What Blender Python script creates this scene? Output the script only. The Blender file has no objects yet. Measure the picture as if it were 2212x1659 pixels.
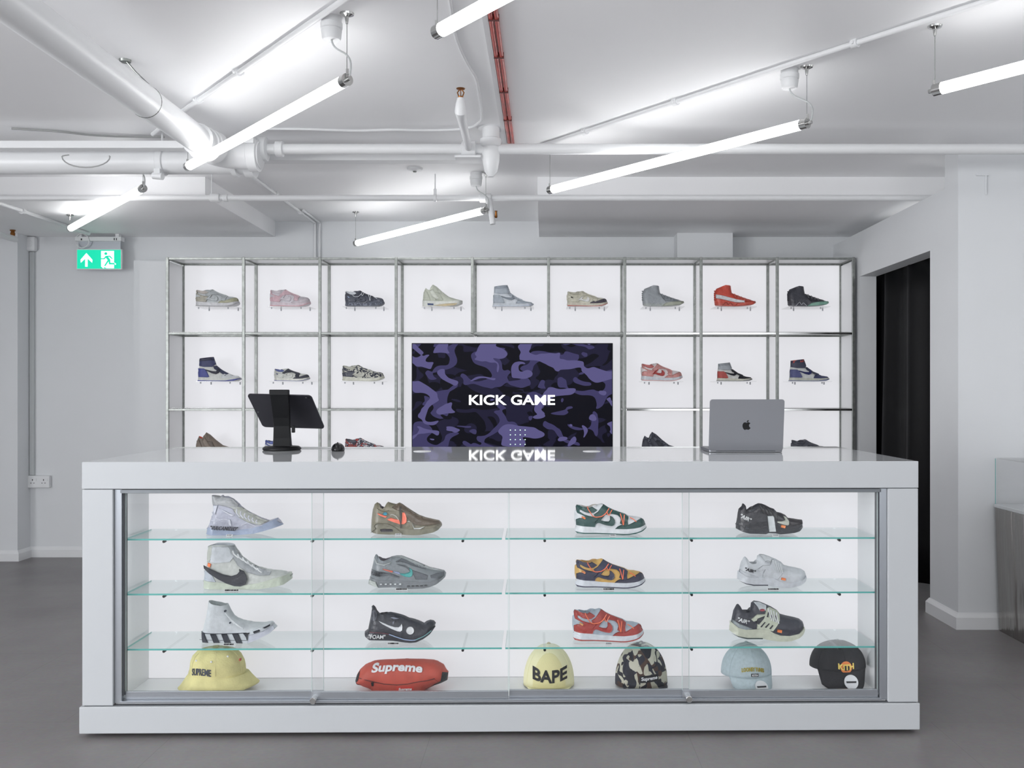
import bpy, math, random
import numpy as np
from mathutils import Vector, Matrix
from mathutils.geometry import delaunay_2d_cdt
random.seed(7)
S = bpy.context.scene
PI = math.pi

# ---------------------------------------------------------------- camera, world, exposure
F, U0, V0, ZC = 2046.0, 1178.0, 846.0, 1.2          # focal length and principal point for a 2212 x 1659 frame
cam = bpy.data.cameras.new('camera')
cam.sensor_width = 36.0
cam.lens = 36.0 * F / 2212.0
cam.shift_x = -(U0 - 1106.0) / 2212.0
cam.shift_y = (V0 - 829.5) / 2212.0
cam.clip_start = 0.05
camo_ = bpy.data.objects.new('camera', cam)
camo_.location = (0, 0, ZC)
camo_.rotation_euler = (PI / 2, 0, 0)
S.collection.objects.link(camo_)
S.camera = camo_
w = bpy.data.worlds.new('world'); S.world = w; w.use_nodes = True
w.node_tree.nodes['Background'].inputs[0].default_value = (0.9, 0.95, 1.0, 1)
w.node_tree.nodes['Background'].inputs[1].default_value = 0.3
S.view_settings.view_transform = 'Standard'
S.view_settings.look = 'None'
S.view_settings.gamma = 1.0
S.view_settings.use_curve_mapping = False
S.view_settings.exposure = 0.08
S.cycles.use_denoising = True
S.cycles.max_bounces = 10
S.cycles.diffuse_bounces = 8
S.cycles.transparent_max_bounces = 24
S.cycles.sample_clamp_indirect = 4.0
TUBE_E = 8.3            # light given off by the suspended tubes
PANEL_E = 0.60          # light given off by the white light panels

FRONT_FILL_E = 110.0  # strength of the added front fill lamps
SIDE_FILL_E = 265.0  # strength of the added left-hand fill lamp
for i_, x_ in enumerate((-3.7, -0.4, 2.9)):        # fill lamps added behind the camera, at three made-up shopfront windows
    la = bpy.data.lights.new('window_daylight', 'AREA'); la.shape = 'RECTANGLE'; la.size = 2.6; la.size_y = 2.0
    la.energy = FRONT_FILL_E / 3; la.color = (0.94, 0.97, 1.0)
    lo = bpy.data.objects.new('window_daylight', la); lo.location = (x_, -3.68, 1.25); lo.rotation_euler = (PI / 2, 0, 0)
    S.collection.objects.link(lo)

la = bpy.data.lights.new('side_window_daylight', 'AREA'); la.shape = 'RECTANGLE'; la.size = 3.9; la.size_y = 1.9
la.energy = SIDE_FILL_E; la.color = (0.97, 0.98, 1.0)          # fill lamp added at a made-up side window in the left wall
lo = bpy.data.objects.new('side_window_daylight', la); lo.location = (-5.48, -.8, 1.35); lo.rotation_euler = (PI / 2, 0, -PI / 2)
S.collection.objects.link(lo)

# ---------------------------------------------------------------- helpers
def lin(h):
    h = h.lstrip('#')
    c = [int(h[i:i + 2], 16) / 255 for i in (0, 2, 4)]
    return tuple(x / 12.92 if x <= 0.04045 else ((x + 0.055) / 1.055) ** 2.4 for x in c) + (1.0,)

MATS = {}
def mat(name, col='#cccccc', rough=0.5, metal=0.0, coat=0.0, noise=0.0, nscale=20.0, bump=0.0, bscale=60.0, ior=1.5, emis=None, es=0.0, coatbump=0.0, spec=0.5):
    if name in MATS: return MATS[name]
    m = bpy.data.materials.new(name); m.use_nodes = True
    nt = m.node_tree; b = nt.nodes['Principled BSDF']
    c = lin(col)
    b.inputs['Base Color'].default_value = c
    b.inputs['Roughness'].default_value = rough
    b.inputs['Metallic'].default_value = metal
    b.inputs['IOR'].default_value = ior
    b.inputs['Coat Weight'].default_value = coat
    b.inputs['Coat Roughness'].default_value = 0.12
    b.inputs['Specular IOR Level'].default_value = spec
    tc = nt.nodes.new('ShaderNodeTexCoord')
    if noise > 0:
        n = nt.nodes.new('ShaderNodeTexNoise'); n.inputs['Scale'].default_value = nscale; n.inputs['Detail'].default_value = 6
        r = nt.nodes.new('ShaderNodeValToRGB')
        r.color_ramp.elements[0].position = 0.3; r.color_ramp.elements[1].position = 0.7
        r.color_ramp.elements[0].color = tuple(x * (1 - noise) for x in c[:3]) + (1,)
        r.color_ramp.elements[1].color = tuple(min(1, x * (1 + noise)) for x in c[:3]) + (1,)
        nt.links.new(tc.outputs['Object'], n.inputs['Vector']); nt.links.new(n.outputs['Fac'], r.inputs['Fac'])
        nt.links.new(r.outputs['Color'], b.inputs['Base Color'])
    if bump > 0 or coatbump > 0:
        n2 = nt.nodes.new('ShaderNodeTexNoise'); n2.inputs['Scale'].default_value = bscale; n2.inputs['Detail'].default_value = 4
        bp = nt.nodes.new('ShaderNodeBump'); bp.inputs['Strength'].default_value = max(bump, coatbump); bp.inputs['Distance'].default_value = 0.004
        nt.links.new(tc.outputs['Object'], n2.inputs['Vector']); nt.links.new(n2.outputs['Fac'], bp.inputs['Height'])
        if bump > 0: nt.links.new(bp.outputs['Normal'], b.inputs['Normal'])
        if coatbump > 0: nt.links.new(bp.outputs['Normal'], b.inputs['Coat Normal'])
    if emis:
        b.inputs['Emission Color'].default_value = lin(emis)
        b.inputs['Emission Strength'].default_value = es
    MATS[name] = m
    return m

def glass(name, tint='#ffffff', refl=1.0, trans=0.97, rough=0.0):
    if name in MATS: return MATS[name]
    m = bpy.data.materials.new(name); m.use_nodes = True
    nt = m.node_tree; nt.nodes.clear()
    o = nt.nodes.new('ShaderNodeOutputMaterial'); mx = nt.nodes.new('ShaderNodeMixShader')
    t = nt.nodes.new('ShaderNodeBsdfTransparent'); g = nt.nodes.new('ShaderNodeBsdfGlossy'); fr = nt.nodes.new('ShaderNodeLayerWeight')
    c = lin(tint); t.inputs[0].default_value = (c[0] * trans, c[1] * trans, c[2] * trans, 1)
    g.inputs['Roughness'].default_value = rough
    fr.inputs['Blend'].default_value = 0.5
    pw = nt.nodes.new('ShaderNodeMath'); pw.operation = 'POWER'; pw.inputs[1].default_value = 5.0
    mu = nt.nodes.new('ShaderNodeMath'); mu.operation = 'MULTIPLY_ADD'; mu.inputs[1].default_value = 0.96 * refl; mu.inputs[2].default_value = 0.04 * refl
    nt.links.new(fr.outputs['Facing'], pw.inputs[0]); nt.links.new(pw.outputs[0], mu.inputs[0]); nt.links.new(mu.outputs[0], mx.inputs[0])
    nt.links.new(t.outputs[0], mx.inputs[1]); nt.links.new(g.outputs[0], mx.inputs[2]); nt.links.new(mx.outputs[0], o.inputs[0])
    MATS[name] = m
    return m

def emit(name, col, s):
    if name in MATS: return MATS[name]
    m = bpy.data.materials.new(name); m.use_nodes = True
    b = m.node_tree.nodes['Principled BSDF']
    b.inputs['Base Color'].default_value = lin(col)
    b.inputs['Emission Color'].default_value = lin(col); b.inputs['Emission Strength'].default_value = s
    b.inputs['Roughness'].default_value = 0.6
    MATS[name] = m
    return m

def camo_mat(name, cols, scale=9.0, rough=0.7, em=0.0, axes=(1, 1, 1), dist=1.2, th=None):
    if name in MATS: return MATS[name]
    m = bpy.data.materials.new(name); m.use_nodes = True
    nt = m.node_tree; b = nt.nodes['Principled BSDF']; b.inputs['Roughness'].default_value = rough
    tc = nt.nodes.new('ShaderNodeTexCoord')
    last = None
    for i, c in enumerate(cols):
        mp = nt.nodes.new('ShaderNodeMapping'); mp.inputs['Location'].default_value = (i * 3.7, i * 1.9, i * 5.1)
        mp.inputs['Scale'].default_value = axes
        n = nt.nodes.new('ShaderNodeTexNoise'); n.inputs['Scale'].default_value = scale; n.inputs['Detail'].default_value = 0.4
        n.inputs['Distortion'].default_value = dist
        nt.links.new(tc.outputs['Object'], mp.inputs[0]); nt.links.new(mp.outputs[0], n.inputs['Vector'])
        if last is None:
            rgb = nt.nodes.new('ShaderNodeRGB'); rgb.outputs[0].default_value = lin(c); last = rgb.outputs[0]; continue
        gt = nt.nodes.new('ShaderNodeMath'); gt.operation = 'GREATER_THAN'; gt.inputs[1].default_value = (th or [0.5, 0.52, 0.56, 0.6, 0.62])[i - 1]
        mx = nt.nodes.new('ShaderNodeMix'); mx.data_type = 'RGBA'; mx.inputs[7].default_value = lin(c)
        nt.links.new(n.outputs['Fac'], gt.inputs[0]); nt.links.new(gt.outputs[0], mx.inputs[0]); nt.links.new(last, mx.inputs[6])
        last = mx.outputs[2]
    if em > 0:
        b.inputs['Base Color'].default_value = (0.003, 0.003, 0.004, 1); b.inputs['Specular IOR Level'].default_value = 0.08
        nt.links.new(last, b.inputs['Emission Color']); b.inputs['Emission Strength'].default_value = em
    else:
        nt.links.new(last, b.inputs['Base Color'])
    MATS[name] = m
    return m

COL = S.collection
def tag(o, label=None, cat=None, group=None, kind=None):
    if label: o['label'] = label
    if cat: o['category'] = cat
    if group: o['group'] = group
    if kind: o['kind'] = kind
    return o

def empty(name, loc=(0, 0, 0), rz=0.0, label=None, cat=None, group=None):
    o = bpy.data.objects.new(name, None); COL.objects.link(o)
    o.location = loc; o.rotation_euler = (0, 0, rz); o.empty_display_size = 0.05
    return tag(o, label, cat, group)

class MB:
    def __init__(s): s.v = []; s.f = []
    def add(s, vs, fs):
        n = len(s.v); s.v += [tuple(p) for p in vs]; s.f += [tuple(i + n for i in f) for f in fs]; return s
    def box(s, x0, x1, y0, y1, z0, z1):
        return s.add([(x0, y0, z0), (x1, y0, z0), (x1, y1, z0), (x0, y1, z0), (x0, y0, z1), (x1, y0, z1), (x1, y1, z1), (x0, y1, z1)],
                     [(0, 3, 2, 1), (4, 5, 6, 7), (0, 1, 5, 4), (1, 2, 6, 5), (2, 3, 7, 6), (3, 0, 4, 7)])
    def quad(s, a, b, c, d): return s.add([a, b, c, d], [(0, 1, 2, 3)])
    def tube(s, pts, r, n=10, cap=True):
        pts = [Vector(p) for p in pts]; rs = r if isinstance(r, (list, tuple)) else [r] * len(pts)
        vs = []; fs = []; prev = None
        for i, p in enumerate(pts):
            t = (pts[min(i + 1, len(pts) - 1)] - pts[max(i - 1, 0)]).normalized()
            if prev is None:
                a = Vector((0, 0, 1)) if abs(t.z) < 0.9 else Vector((1, 0, 0)); u = t.cross(a).normalized()
            else:
                u = (prev - t * prev.dot(t)).normalized()
            prev = u; v = t.cross(u)
            for k in range(n):
                a = 2 * PI * k / n; vs.append(p + (u * math.cos(a) + v * math.sin(a)) * rs[i])
        for i in range(len(pts) - 1):
            for k in range(n):
                k2 = (k + 1) % n; fs.append((i * n + k, i * n + k2, (i + 1) * n + k2, (i + 1) * n + k))
        if cap: fs += [tuple(range(n))[::-1], tuple((len(pts) - 1) * n + k for k in range(n))]
        return s.add(vs, fs)
    def cyl(s, a, b, r, n=20): return s.tube([a, b], r, n)
    def lathe(s, prof, c=(0, 0, 0), n=32, ax='z'):
        vs = []; fs = []
        for (r, h) in prof:
            for k in range(n):
                a = 2 * PI * k / n; x, y = r * math.cos(a), r * math.sin(a)
                p = (x, y, h) if ax == 'z' else ((x, h, y) if ax == 'y' else (h, x, y))
                vs.append((c[0] + p[0], c[1] + p[1], c[2] + p[2]))
        for i in range(len(prof) - 1):
            for k in range(n):
                k2 = (k + 1) % n; fs.append((i * n + k, i * n + k2, (i + 1) * n + k2, (i + 1) * n + k))
        fs += [tuple(range(n))[::-1], tuple((len(prof) - 1) * n + k for k in range(n))]
        return s.add(vs, fs)
    def prism(s, poly, y0, y1):      # polygon in x,z extruded along y
        n = len(poly)
        return s.add([(x, y0, z) for x, z in poly] + [(x, y1, z) for x, z in poly],
                     [tuple(range(n)), tuple(range(2 * n - 1, n - 1, -1))] + [(i, i + n, (i + 1) % n + n, (i + 1) % n) for i in range(n)])
    def build(s, name, m, parent=None, loc=(0, 0, 0), rz=0.0, smooth=False, bevel=0.0, bseg=2, fix=True):
        me = bpy.data.meshes.new(name); me.from_pydata(s.v, [], s.f)
        if fix:
            import bmesh
            bm = bmesh.new(); bm.from_mesh(me)
            bmesh.ops.remove_doubles(bm, verts=bm.verts, dist=1e-6)
            bmesh.ops.recalc_face_normals(bm, faces=bm.faces); bm.to_mesh(me); bm.free()
        me.materials.append(m)
        if smooth:
            me.shade_smooth()
            if smooth != 'all': me.set_sharp_from_angle(angle=math.radians(38))
        o = bpy.data.objects.new(name, me); COL.objects.link(o)
        o.location = loc; o.rotation_euler = (0, 0, rz)
        if parent is not None: o.parent = parent
        if bevel > 0:
            b = o.modifiers.new('bevel', 'BEVEL'); b.width = bevel; b.segments = bseg; b.limit_method = 'ANGLE'; b.angle_limit = math.radians(50)
        return o

def box(name, m, x0, x1, y0, y1, z0, z1, parent=None, bevel=0.0, origin=None):
    if parent is None and origin is None: origin = ((x0 + x1) / 2, (y0 + y1) / 2, z0)
    if origin:
        return MB().box(x0 - origin[0], x1 - origin[0], y0 - origin[1], y1 - origin[1], z0 - origin[2], z1 - origin[2]).build(name, m, parent, loc=origin, bevel=bevel)
    return MB().box(x0, x1, y0, y1, z0, z1).build(name, m, parent, bevel=bevel)

def struct(o): o['kind'] = 'structure'; return o
def PX(u, v, D): return Vector(((u - U0) / F * D, D, ZC - (v - V0) / F * D))

# text as flat triangles in the x,z plane, width-normalised
def text_tris(txt, bold=0.0, shear=0.0, sx=1.0):
    cu = bpy.data.curves.new('t', 'FONT'); cu.body = txt; cu.offset = bold; cu.shear = shear; cu.resolution_u = 4; cu.align_x = 'CENTER'; cu.align_y = 'CENTER'
    ob = bpy.data.objects.new('t', cu); COL.objects.link(ob)
    dg = bpy.context.evaluated_depsgraph_get(); me = bpy.data.meshes.new_from_object(ob.evaluated_get(dg))
    vs = [(v.co.x * sx, v.co.y) for v in me.vertices]; fs = [tuple(p.vertices) for p in me.polygons]
    bpy.data.objects.remove(ob); bpy.data.meshes.remove(me); bpy.data.curves.remove(cu)
    xs = [p[0] for p in vs]; zs = [p[1] for p in vs]
    cx, cz = (min(xs) + max(xs)) / 2, (min(zs) + max(zs)) / 2
    wd, hg = max(xs) - min(xs), max(zs) - min(zs)
    return [((x - cx) / wd, (z - cz) / hg) for x, z in vs], fs      # x in -.5...5, z in -.5...5

def slab_from_tris(vs, fs, front, back):   # front/back: functions (x,z)->point ; closed relief
    mb = MB(); n = len(vs)
    V = [front(x, z) for x, z in vs] + [back(x, z) for x, z in vs]
    ed = {}
    for f in fs:
        for i in range(len(f)):
            a, b = f[i], f[(i + 1) % len(f)]
            ed[(a, b)] = True
    side = [(a, b, b + n, a + n) for (a, b) in ed if (b, a) not in ed]
    return mb.add(V, list(fs) + side)

# ---------------------------------------------------------------- materials
M_wall = mat('wall_paint', '#dfe1e3', 0.55, bump=0.12, bscale=9, noise=0.015, nscale=2)
M_ceil = mat('ceiling_paint', '#f8f8f9', 0.5, bump=0.10, bscale=7, noise=0.02, nscale=1.5)
M_pipe = mat('white_pipe_paint', '#e6e7e8', 0.35, bump=0.05, bscale=25)
M_trim = mat('white_gloss_trim', '#e8e9ea', 0.3)
M_gloss = mat('white_gloss_lacquer', '#d6d9db', 0.035, spec=0.6)
M_lacq = mat('white_satin_lacquer', '#bfc2c5', 0.3, spec=.4)
M_gap = mat('shadow_gap', '#55585c', 0.6)
M_alu = mat('brushed_aluminium', '#a9adb3', 0.32, metal=0.85, bump=0.05, bscale=300)
M_steel = mat('galvanised_steel', '#8d908d', 0.38, metal=0.9, noise=0.18, nscale=40)
M_chrome = mat('chrome', '#c8c8c6', 0.12, metal=1.0)
M_black = mat('black_plastic', '#0c0d10', 0.45, spec=.3)
M_panel = mat('light_panel', '#8c8c90', 0.5, emis='#fbfbff', es=PANEL_E)
M_tube = emit('tube_diffuser', '#ffffff', TUBE_E)
M_white = mat('white_plastic', '#e4e5e6', 0.35)
M_glass = glass('door_glass', '#ffffff', refl=0.8)
M_acryl = glass('clear_acrylic', '#ffffff', refl=0.8, trans=0.98)
M_shelfglass = glass('shelf_glass', '#fbffff', refl=0.8, trans=0.985)
M_edge = mat('green_glass_edge', '#62b9b2', 0.15, emis='#000000')
M_brass = mat('brass', '#8a5a2e', 0.3, metal=0.9)

def floor_mat():
    m = bpy.data.materials.new('vinyl_floor'); m.use_nodes = True; nt = m.node_tree; b = nt.nodes['Principled BSDF']
    tc = nt.nodes.new('ShaderNodeTexCoord')
    n = nt.nodes.new('ShaderNodeTexNoise'); n.inputs['Scale'].default_value = 1.6; n.inputs['Detail'].default_value = 8; n.inputs['Roughness'].default_value = 0.62
    n2 = nt.nodes.new('ShaderNodeTexNoise'); n2.inputs['Scale'].default_value = 60; n2.inputs['Detail'].default_value = 5
    r = nt.nodes.new('ShaderNodeValToRGB'); r.color_ramp.elements[0].position = 0.3; r.color_ramp.elements[1].position = 0.72
    r.color_ramp.elements[0].color = lin('#7d7879'); r.color_ramp.elements[1].color = lin('#93908f')
    mx = nt.nodes.new('ShaderNodeMix'); mx.data_type = 'RGBA'; mx.blend_type = 'MULTIPLY'; mx.inputs[0].default_value = 0.28
    nt.links.new(tc.outputs['Object'], n.inputs['Vector']); nt.links.new(tc.outputs['Object'], n2.inputs['Vector'])
    nt.links.new(n.outputs['Fac'], r.inputs['Fac']); nt.links.new(r.outputs['Color'], mx.inputs[6]); nt.links.new(n2.outputs['Color'], mx.inputs[7])
    br = nt.nodes.new('ShaderNodeTexBrick'); br.inputs['Scale'].default_value = 1.0; br.inputs['Brick Width'].default_value = 0.9; br.inputs['Row Height'].default_value = 0.45
    br.inputs['Mortar Size'].default_value = 0.0015; br.inputs['Color1'].default_value = (1, 1, 1, 1); br.inputs['Color2'].default_value = (0.97, 0.97, 0.97, 1); br.inputs['Mortar'].default_value = (0.8, 0.8, 0.8, 1)
    m2 = nt.nodes.new('ShaderNodeMix'); m2.data_type = 'RGBA'; m2.blend_type = 'MULTIPLY'; m2.inputs[0].default_value = 1.0
    nt.links.new(tc.outputs['Object'], br.inputs['Vector']); nt.links.new(mx.outputs[2], m2.inputs[6]); nt.links.new(br.outputs['Color'], m2.inputs[7])
    nt.links.new(m2.outputs[2], b.inputs['Base Color']); b.inputs['Roughness'].default_value = 0.42
    return m
M_floor = floor_mat()

# ---------------------------------------------------------------- room shell
ZCEIL, ZBOX, YB = 2.437, 2.323, 6.877
XL, XR, YF = -5.4, 4.6, -3.6
def sbox(name, m, *a, bevel=0.0): return struct(box(name, m, *a, bevel=bevel))
sbox('floor', M_floor, XL - .1, XR + .1, YF - .1, YB + .1, -0.1, 0.0)
sbox('ceiling', M_ceil, XL - .1, XR + .1, YF - .1, YB + .1, ZCEIL, ZCEIL + 0.1)
mb = MB(); mb.box(-3.739, XR + .1, YB, YB + .1, 0, ZCEIL); mb.box(XL - .1, -3.739, 6.71, YB + .1, 0, ZCEIL)
struct(mb.build('wall_back', M_wall))
mb = MB(); mb.box(XL - .1, XL, YF, -2.8, 0, ZCEIL).box(XL - .1, XL, 1.2, 6.71, 0, ZCEIL).box(XL - .1, XL, -2.8, 1.2, 0, .35).box(XL - .1, XL, -2.8, 1.2, 2.32, ZCEIL)
struct(mb.build('wall_left', M_wall))
mb = MB()
for y_ in (-2.8, -.82, 1.16): mb.box(XL - .06, XL - .02, y_, y_ + .04, .35, 2.32)
mb.box(XL - .06, XL - .02, -2.8, 1.2, .35, .39).box(XL - .06, XL - .02, -2.8, 1.2, 2.28, 2.32); struct(mb.build('window_4', M_alu))  # made-up window out of view, added to go with the side fill
mb = MB(); mb.box(XL - .1, XR + .1, YF - .1, YF, 0, .22).box(XL - .1, XR + .1, YF - .1, YF, 2.28, ZCEIL)
for a_, b_ in ((XL - .1, -5.02), (-2.38, -1.72), (.92, 1.58), (4.22, XR + .1)): mb.box(a_, b_, YF - .1, YF, .22, 2.28)
struct(mb.build('wall_front', M_wall))
for i_, x_ in enumerate((-3.7, -0.4, 2.9)):
    mb = MB(); mb.box(x_ - 1.33, x_ - 1.29, YF - .06, YF - .02, .22, 2.28).box(x_ + 1.29, x_ + 1.33, YF - .06, YF - .02, .22, 2.28).box(x_ - 1.29, x_ + 1.29, YF - .06, YF - .02, .22, .26).box(x_ - 1.29, x_ + 1.29, YF - .06, YF - .02, 2.24, 2.28)
    struct(mb.build('window_%d' % (i_ + 1), M_alu))  # unseen shopfront windows, added to go with the front fill lamps
# right-hand partition: low free-standing wall with a doorway, full-height pier and return
XP, TP = 2.088, 0.11
mb = MB()
mb.box(XP, XP + TP, 4.79, 4.95, 0, ZCEIL)
mb.box(XP, XP + TP, 4.95, 5.14, 0, 2.26)
mb.box(XP, XP + TP, 6.29, YB, 0, 2.26)
mb.box(XP, XP + TP, 5.14, 6.29, 1.965, 2.26)
mb.box(XP + TP, XR + .1, 4.79, 4.90, 0, ZCEIL)
struct(mb.build('wall_right', M_wall))
sbox('wall_right', M_wall, XR, XR + .1, YF, 4.79, 0, ZCEIL)
# downstand boxes under the ceiling
sbox('trim_1', M_ceil, XL, -1.96, 5.457, YB, ZBOX, ZCEIL)
sbox('trim_2', M_ceil, -0.045, XR, 5.457, YB, ZBOX, ZCEIL)
sbox('trim_3', M_wall, 0.933, 1.326, 6.70, YB, 2.128, ZBOX)
sbox('trim_4', M_wall, -2.93, -2.70, 6.74, YB, 0, 2.134)
def skirt(name, pts, h=0.075):   # skirting with a chamfered top, pts = run on the wall face, room on the left of the run
    mb = MB(); prof = [(0, 0), (0.018, 0), (0.018, h - 0.022), (0.007, h - 0.006), (0.004, h), (0, h)]
    P = [Vector((x, y, 0)) for x, y in pts]; rings = []
    for i, p in enumerate(P):
        d0 = (P[i] - P[i - 1]).normalized() if i > 0 else (P[1] - P[0]).normalized()
        d1 = (P[i + 1] - P[i]).normalized() if i < len(P) - 1 else d0
        n0 = Vector((-d0.y, d0.x, 0)); n1 = Vector((-d1.y, d1.x, 0)); nn = (n0 + n1); nn = nn / max(0.3, nn.length_squared) * 2
        rings.append([p + nn * a + Vector((0, 0, b)) for a, b in prof])
    vs = [q for r in rings for q in r]; n = len(prof)
    fs = [(i * n + k, i * n + (k + 1) % n, (i + 1) * n + (k + 1) % n, (i + 1) * n + k) for i in range(len(P) - 1) for k in range(n)]
    fs += [tuple(range(n)), tuple((len(P) - 1) * n + k for k in range(n))]
    return struct(mb.add(vs, fs).build(name, M_trim))
skirt('baseboard_back', [(-2.93, YB), (-3.739, YB), (-3.739, 6.71), (XL, 6.71)])
skirt('baseboard_right', [(XR, 4.79), (XP, 4.79), (XP, 5.14), (XP + 0.03, 5.14)], 0.082)

# ---------------------------------------------------------------- suspended tube lights
TD = Vector((0.976, -1.2, 0)); TL = TD.length
def tube_light(x, y, z, label, rose=True, length=1.546, hooks=True, cord_side=1, hookz=ZCEIL, hooks2=None):
    d = TD.normalized(); r = 0.0198
    t = empty('tube_light', (x, y, z), 0, label, 'ceiling light', 'suspended tube lights')
    a = Vector((0, 0, 0)); b = d * length
    pts = [a - d * 0.002, a + d * 0.004, a + d * 0.014, b - d * 0.03]
    MB().tube([a + d * 0.03, b - d * 0.03], r, 20).build('diffuser', M_tube, t, smooth=True)
    for (p, q, sgn) in ((a, a + d * 0.03, -1), (b, b - d * 0.03, 1)):
        c = MB().tube([p, q], r * 1.04, 20); c.tube([p + d * sgn * 0.018, p], [0.007, 0.008], 12)
        c.box(p.x - .004, p.x + .004, p.y - .004, p.y + .004, p.z + .015, p.z + .034)
        c.build('end_cap', M_chrome, t, smooth=True)
    for k, p in enumerate((a + d * 0.004, b - d * 0.004)):
        hz = (hooks2[k] if hooks2 else hookz) - z
        MB().tube([(p.x, p.y, r), (p.x, p.y, hz - .02)], 0.0012, 6).build('suspension_wire', M_steel, t)
        MB().lathe([(0.004, -.034), (0.006, -.022), (0.007, -.012), (0.022, -.006), (0.024, 0)], (p.x, p.y, hz), 16).build('hook', M_chrome, t, smooth=True)
    if rose:
        rp = b + Vector((-0.06, 0.035, 0)); hz = hooks2[1] - z if hooks2 else hookz - z
        MB().lathe([(0.028, -.075), (0.031, -.07), (0.034, -.045), (0.032, -.04), (0.036, -.038), (0.036, -.02), (0.033, -.018), (0.033, 0)], (rp.x, rp.y, hz), 24).build('ceiling_rose', M_white, t, smooth=True)
        s, e = rp + Vector((0, 0, hz - .074)), b + d * 0.012
        m1 = s + Vector((0.01, 0, -.06)); m2 = e + Vector((0.02, -0.03, 0.10))
        P = []
        for i in range(17):
            q = i / 16; P.append(s * (1 - q) ** 3 + m1 * 3 * q * (1 - q) ** 2 + (m2 + Vector((0.012, 0, 0))) * 3 * q * q * (1 - q) + e * q ** 3)
        MB().tube(P, 0.0032, 8).build('power_cord', mat('cord_grey', '#b5b8b8', 0.5), t, smooth=True)
    return t
ZT = 2.22
tube_light(-1.622, 4.294, ZT, 'glowing tube light hung below the thick white pipe, running beside its elbow')
tube_light(-0.309, 2.69, ZT, 'glowing tube light cut by the top edge of the photo')
tube_light(0.021, 4.797, ZT, 'long glowing tube light hung over the right half of the counter')
tube_light(1.315, 3.206, ZT, 'glowing tube light running out of the photo at the right edge')
tube_light(-1.307, 6.52, ZT, 'glowing tube light hung in front of the back wall above the shoe shelving', hooks2=(ZCEIL, ZCEIL))
tube_light(-3.02, 6.016, 2.235, 'small far glowing tube light near the green exit sign', hookz=ZBOX, hooks2=(ZBOX, ZCEIL))
tube_light(2.28, 6.05, 2.16, 'tube light in the back room, only its ceiling hook showing over the partition', hookz=ZBOX, length=1.3, rose=False)
for (x, y) in ((-1.95, 2.19), (2.97, 3.7), (-0.63, 0.54), (1.01, 1.05), (-2.27, 0.04), (2.65, 1.55), (-0.95, -1.6), (0.69, -1.1), (-3.59, 1.69), (-2.6, -2.0), (2.33, -.6)):  # unseen tubes added to light the room, repeating the visible spacing
    if y < 3.75: tube_light(x, y, ZT, 'glowing tube light outside the photo, over the shop floor', rose=False)

# ---------------------------------------------------------------- pipes, conduits and fittings on the ceiling
def CP(u, v, z):
    D = F * (z - ZC) / (V0 - v); return Vector(((u - U0) / F * D, D, z))
def single(mb, name, m, origin, label, cat, group=None, smooth=True, bevel=0):
    o = Vector(origin); mb.v = [tuple(Vector(p) - o) for p in mb.v]
    return tag(mb.build(name, m, None, loc=o, smooth=smooth, bevel=bevel), label, cat, group)
def ring(mb, c, axis, r0, r1, w, n=28):
    ax = Vector(axis).normalized(); c = Vector(c)
    mb.tube([c - ax * w / 2, c - ax * (w / 2 - .004), c + ax * (w / 2 - .004), c + ax * w / 2], [r0, r1, r1, r0], n); return mb

# thick pipe running in depth, with its elbow and couplings
t = empty('ceiling_pipe', (-1.516, 4.15, 2.30), 0, 'thick white pipe running diagonally from the top left corner to an elbow', 'pipe')
mb = MB(); mb.tube([(0, -4.6, 0), (0, -.55, 0)], 0.0605, 40); mb.tube([(0, -.56, 0), (0, 0.02, 0)], 0.0585, 40)
mb.build('pipe_run', M_pipe, t, smooth=True)
mb = MB(); ring(mb, (0, 0.0, 0), (0, 1, 0), .062, .070, .06); ring(mb, (0, .045, 0), (0, 1, 0), .06, .075, .02)
ring(mb, (.02, .10, 0), (0.3, 1, 0), .062, .072, .05); mb.build('coupling', M_pipe, t, smooth=True)
P = [Vector((0, 0.02, 0))] + [Vector((.11 - .11 * math.cos(a), .10 + .13 * math.sin(a), -.008)) for a in [k * PI / 16 for k in range(0, 9)]] + [Vector((.2, .23, -.008))]
MB().tube(P, .062, 28).build('elbow', M_pipe, t, smooth=True)
mb = MB(); ring(mb, (.17, .23, -.008), (1, 0, 0), .064, .074, .05); mb.box(.15, .19, .15, .19, .03, .09); mb.cyl((.17, .14, .06), (.17, .21, .06), .012)
mb.build('coupling', M_pipe, t, smooth=True)
mb = MB(); mb.tube([(-.05, -.62, .137), (-.01, -.62, .09), (.03, -.60, .05)], .0035, 8); mb.lathe([(0.02, .128), (.022, .137)], (-.05, -.62, 0), 16)
ring(mb, (0, -.555, 0), (0, 1, 0), .0605, .0618, .006); mb.build('hanger', M_steel, t, smooth=True)
# thick pipe along the beam to the left
t = empty('ceiling_pipe', (-3.4, 4.50, 2.29), 0, 'thick white pipe running sideways to the left edge below the ceiling', 'pipe')
MB().tube([(-1.98, 0, 0), (2.0, 0, 0)], .0565, 36).build('pipe_run', M_pipe, t, smooth=True)
mb = MB(); xc = -1.80 + 3.4 - .02
ring(mb, (xc, 0, 0), (1, 0, 0), .058, .063, .035); mb.box(xc - .014, xc + .014, -.065, -.03, -.085, -.045); mb.cyl((xc - .022, -.05, -.075), (xc + .026, -.06, -.082), .016)
mb.tube([(xc, 0, .055), (xc, 0, .146)], .005, 8); mb.build('pipe_clamp', M_pipe, t, smooth=True)
mb = MB(); ring(mb, (2.0, 0, 0), (1, 0, 0), .06, .074, .05); ring(mb, (1.93, 0, 0), (1, 0, 0), .058, .070, .03)
mb.build('coupling', M_pipe, t, smooth=True)
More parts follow.
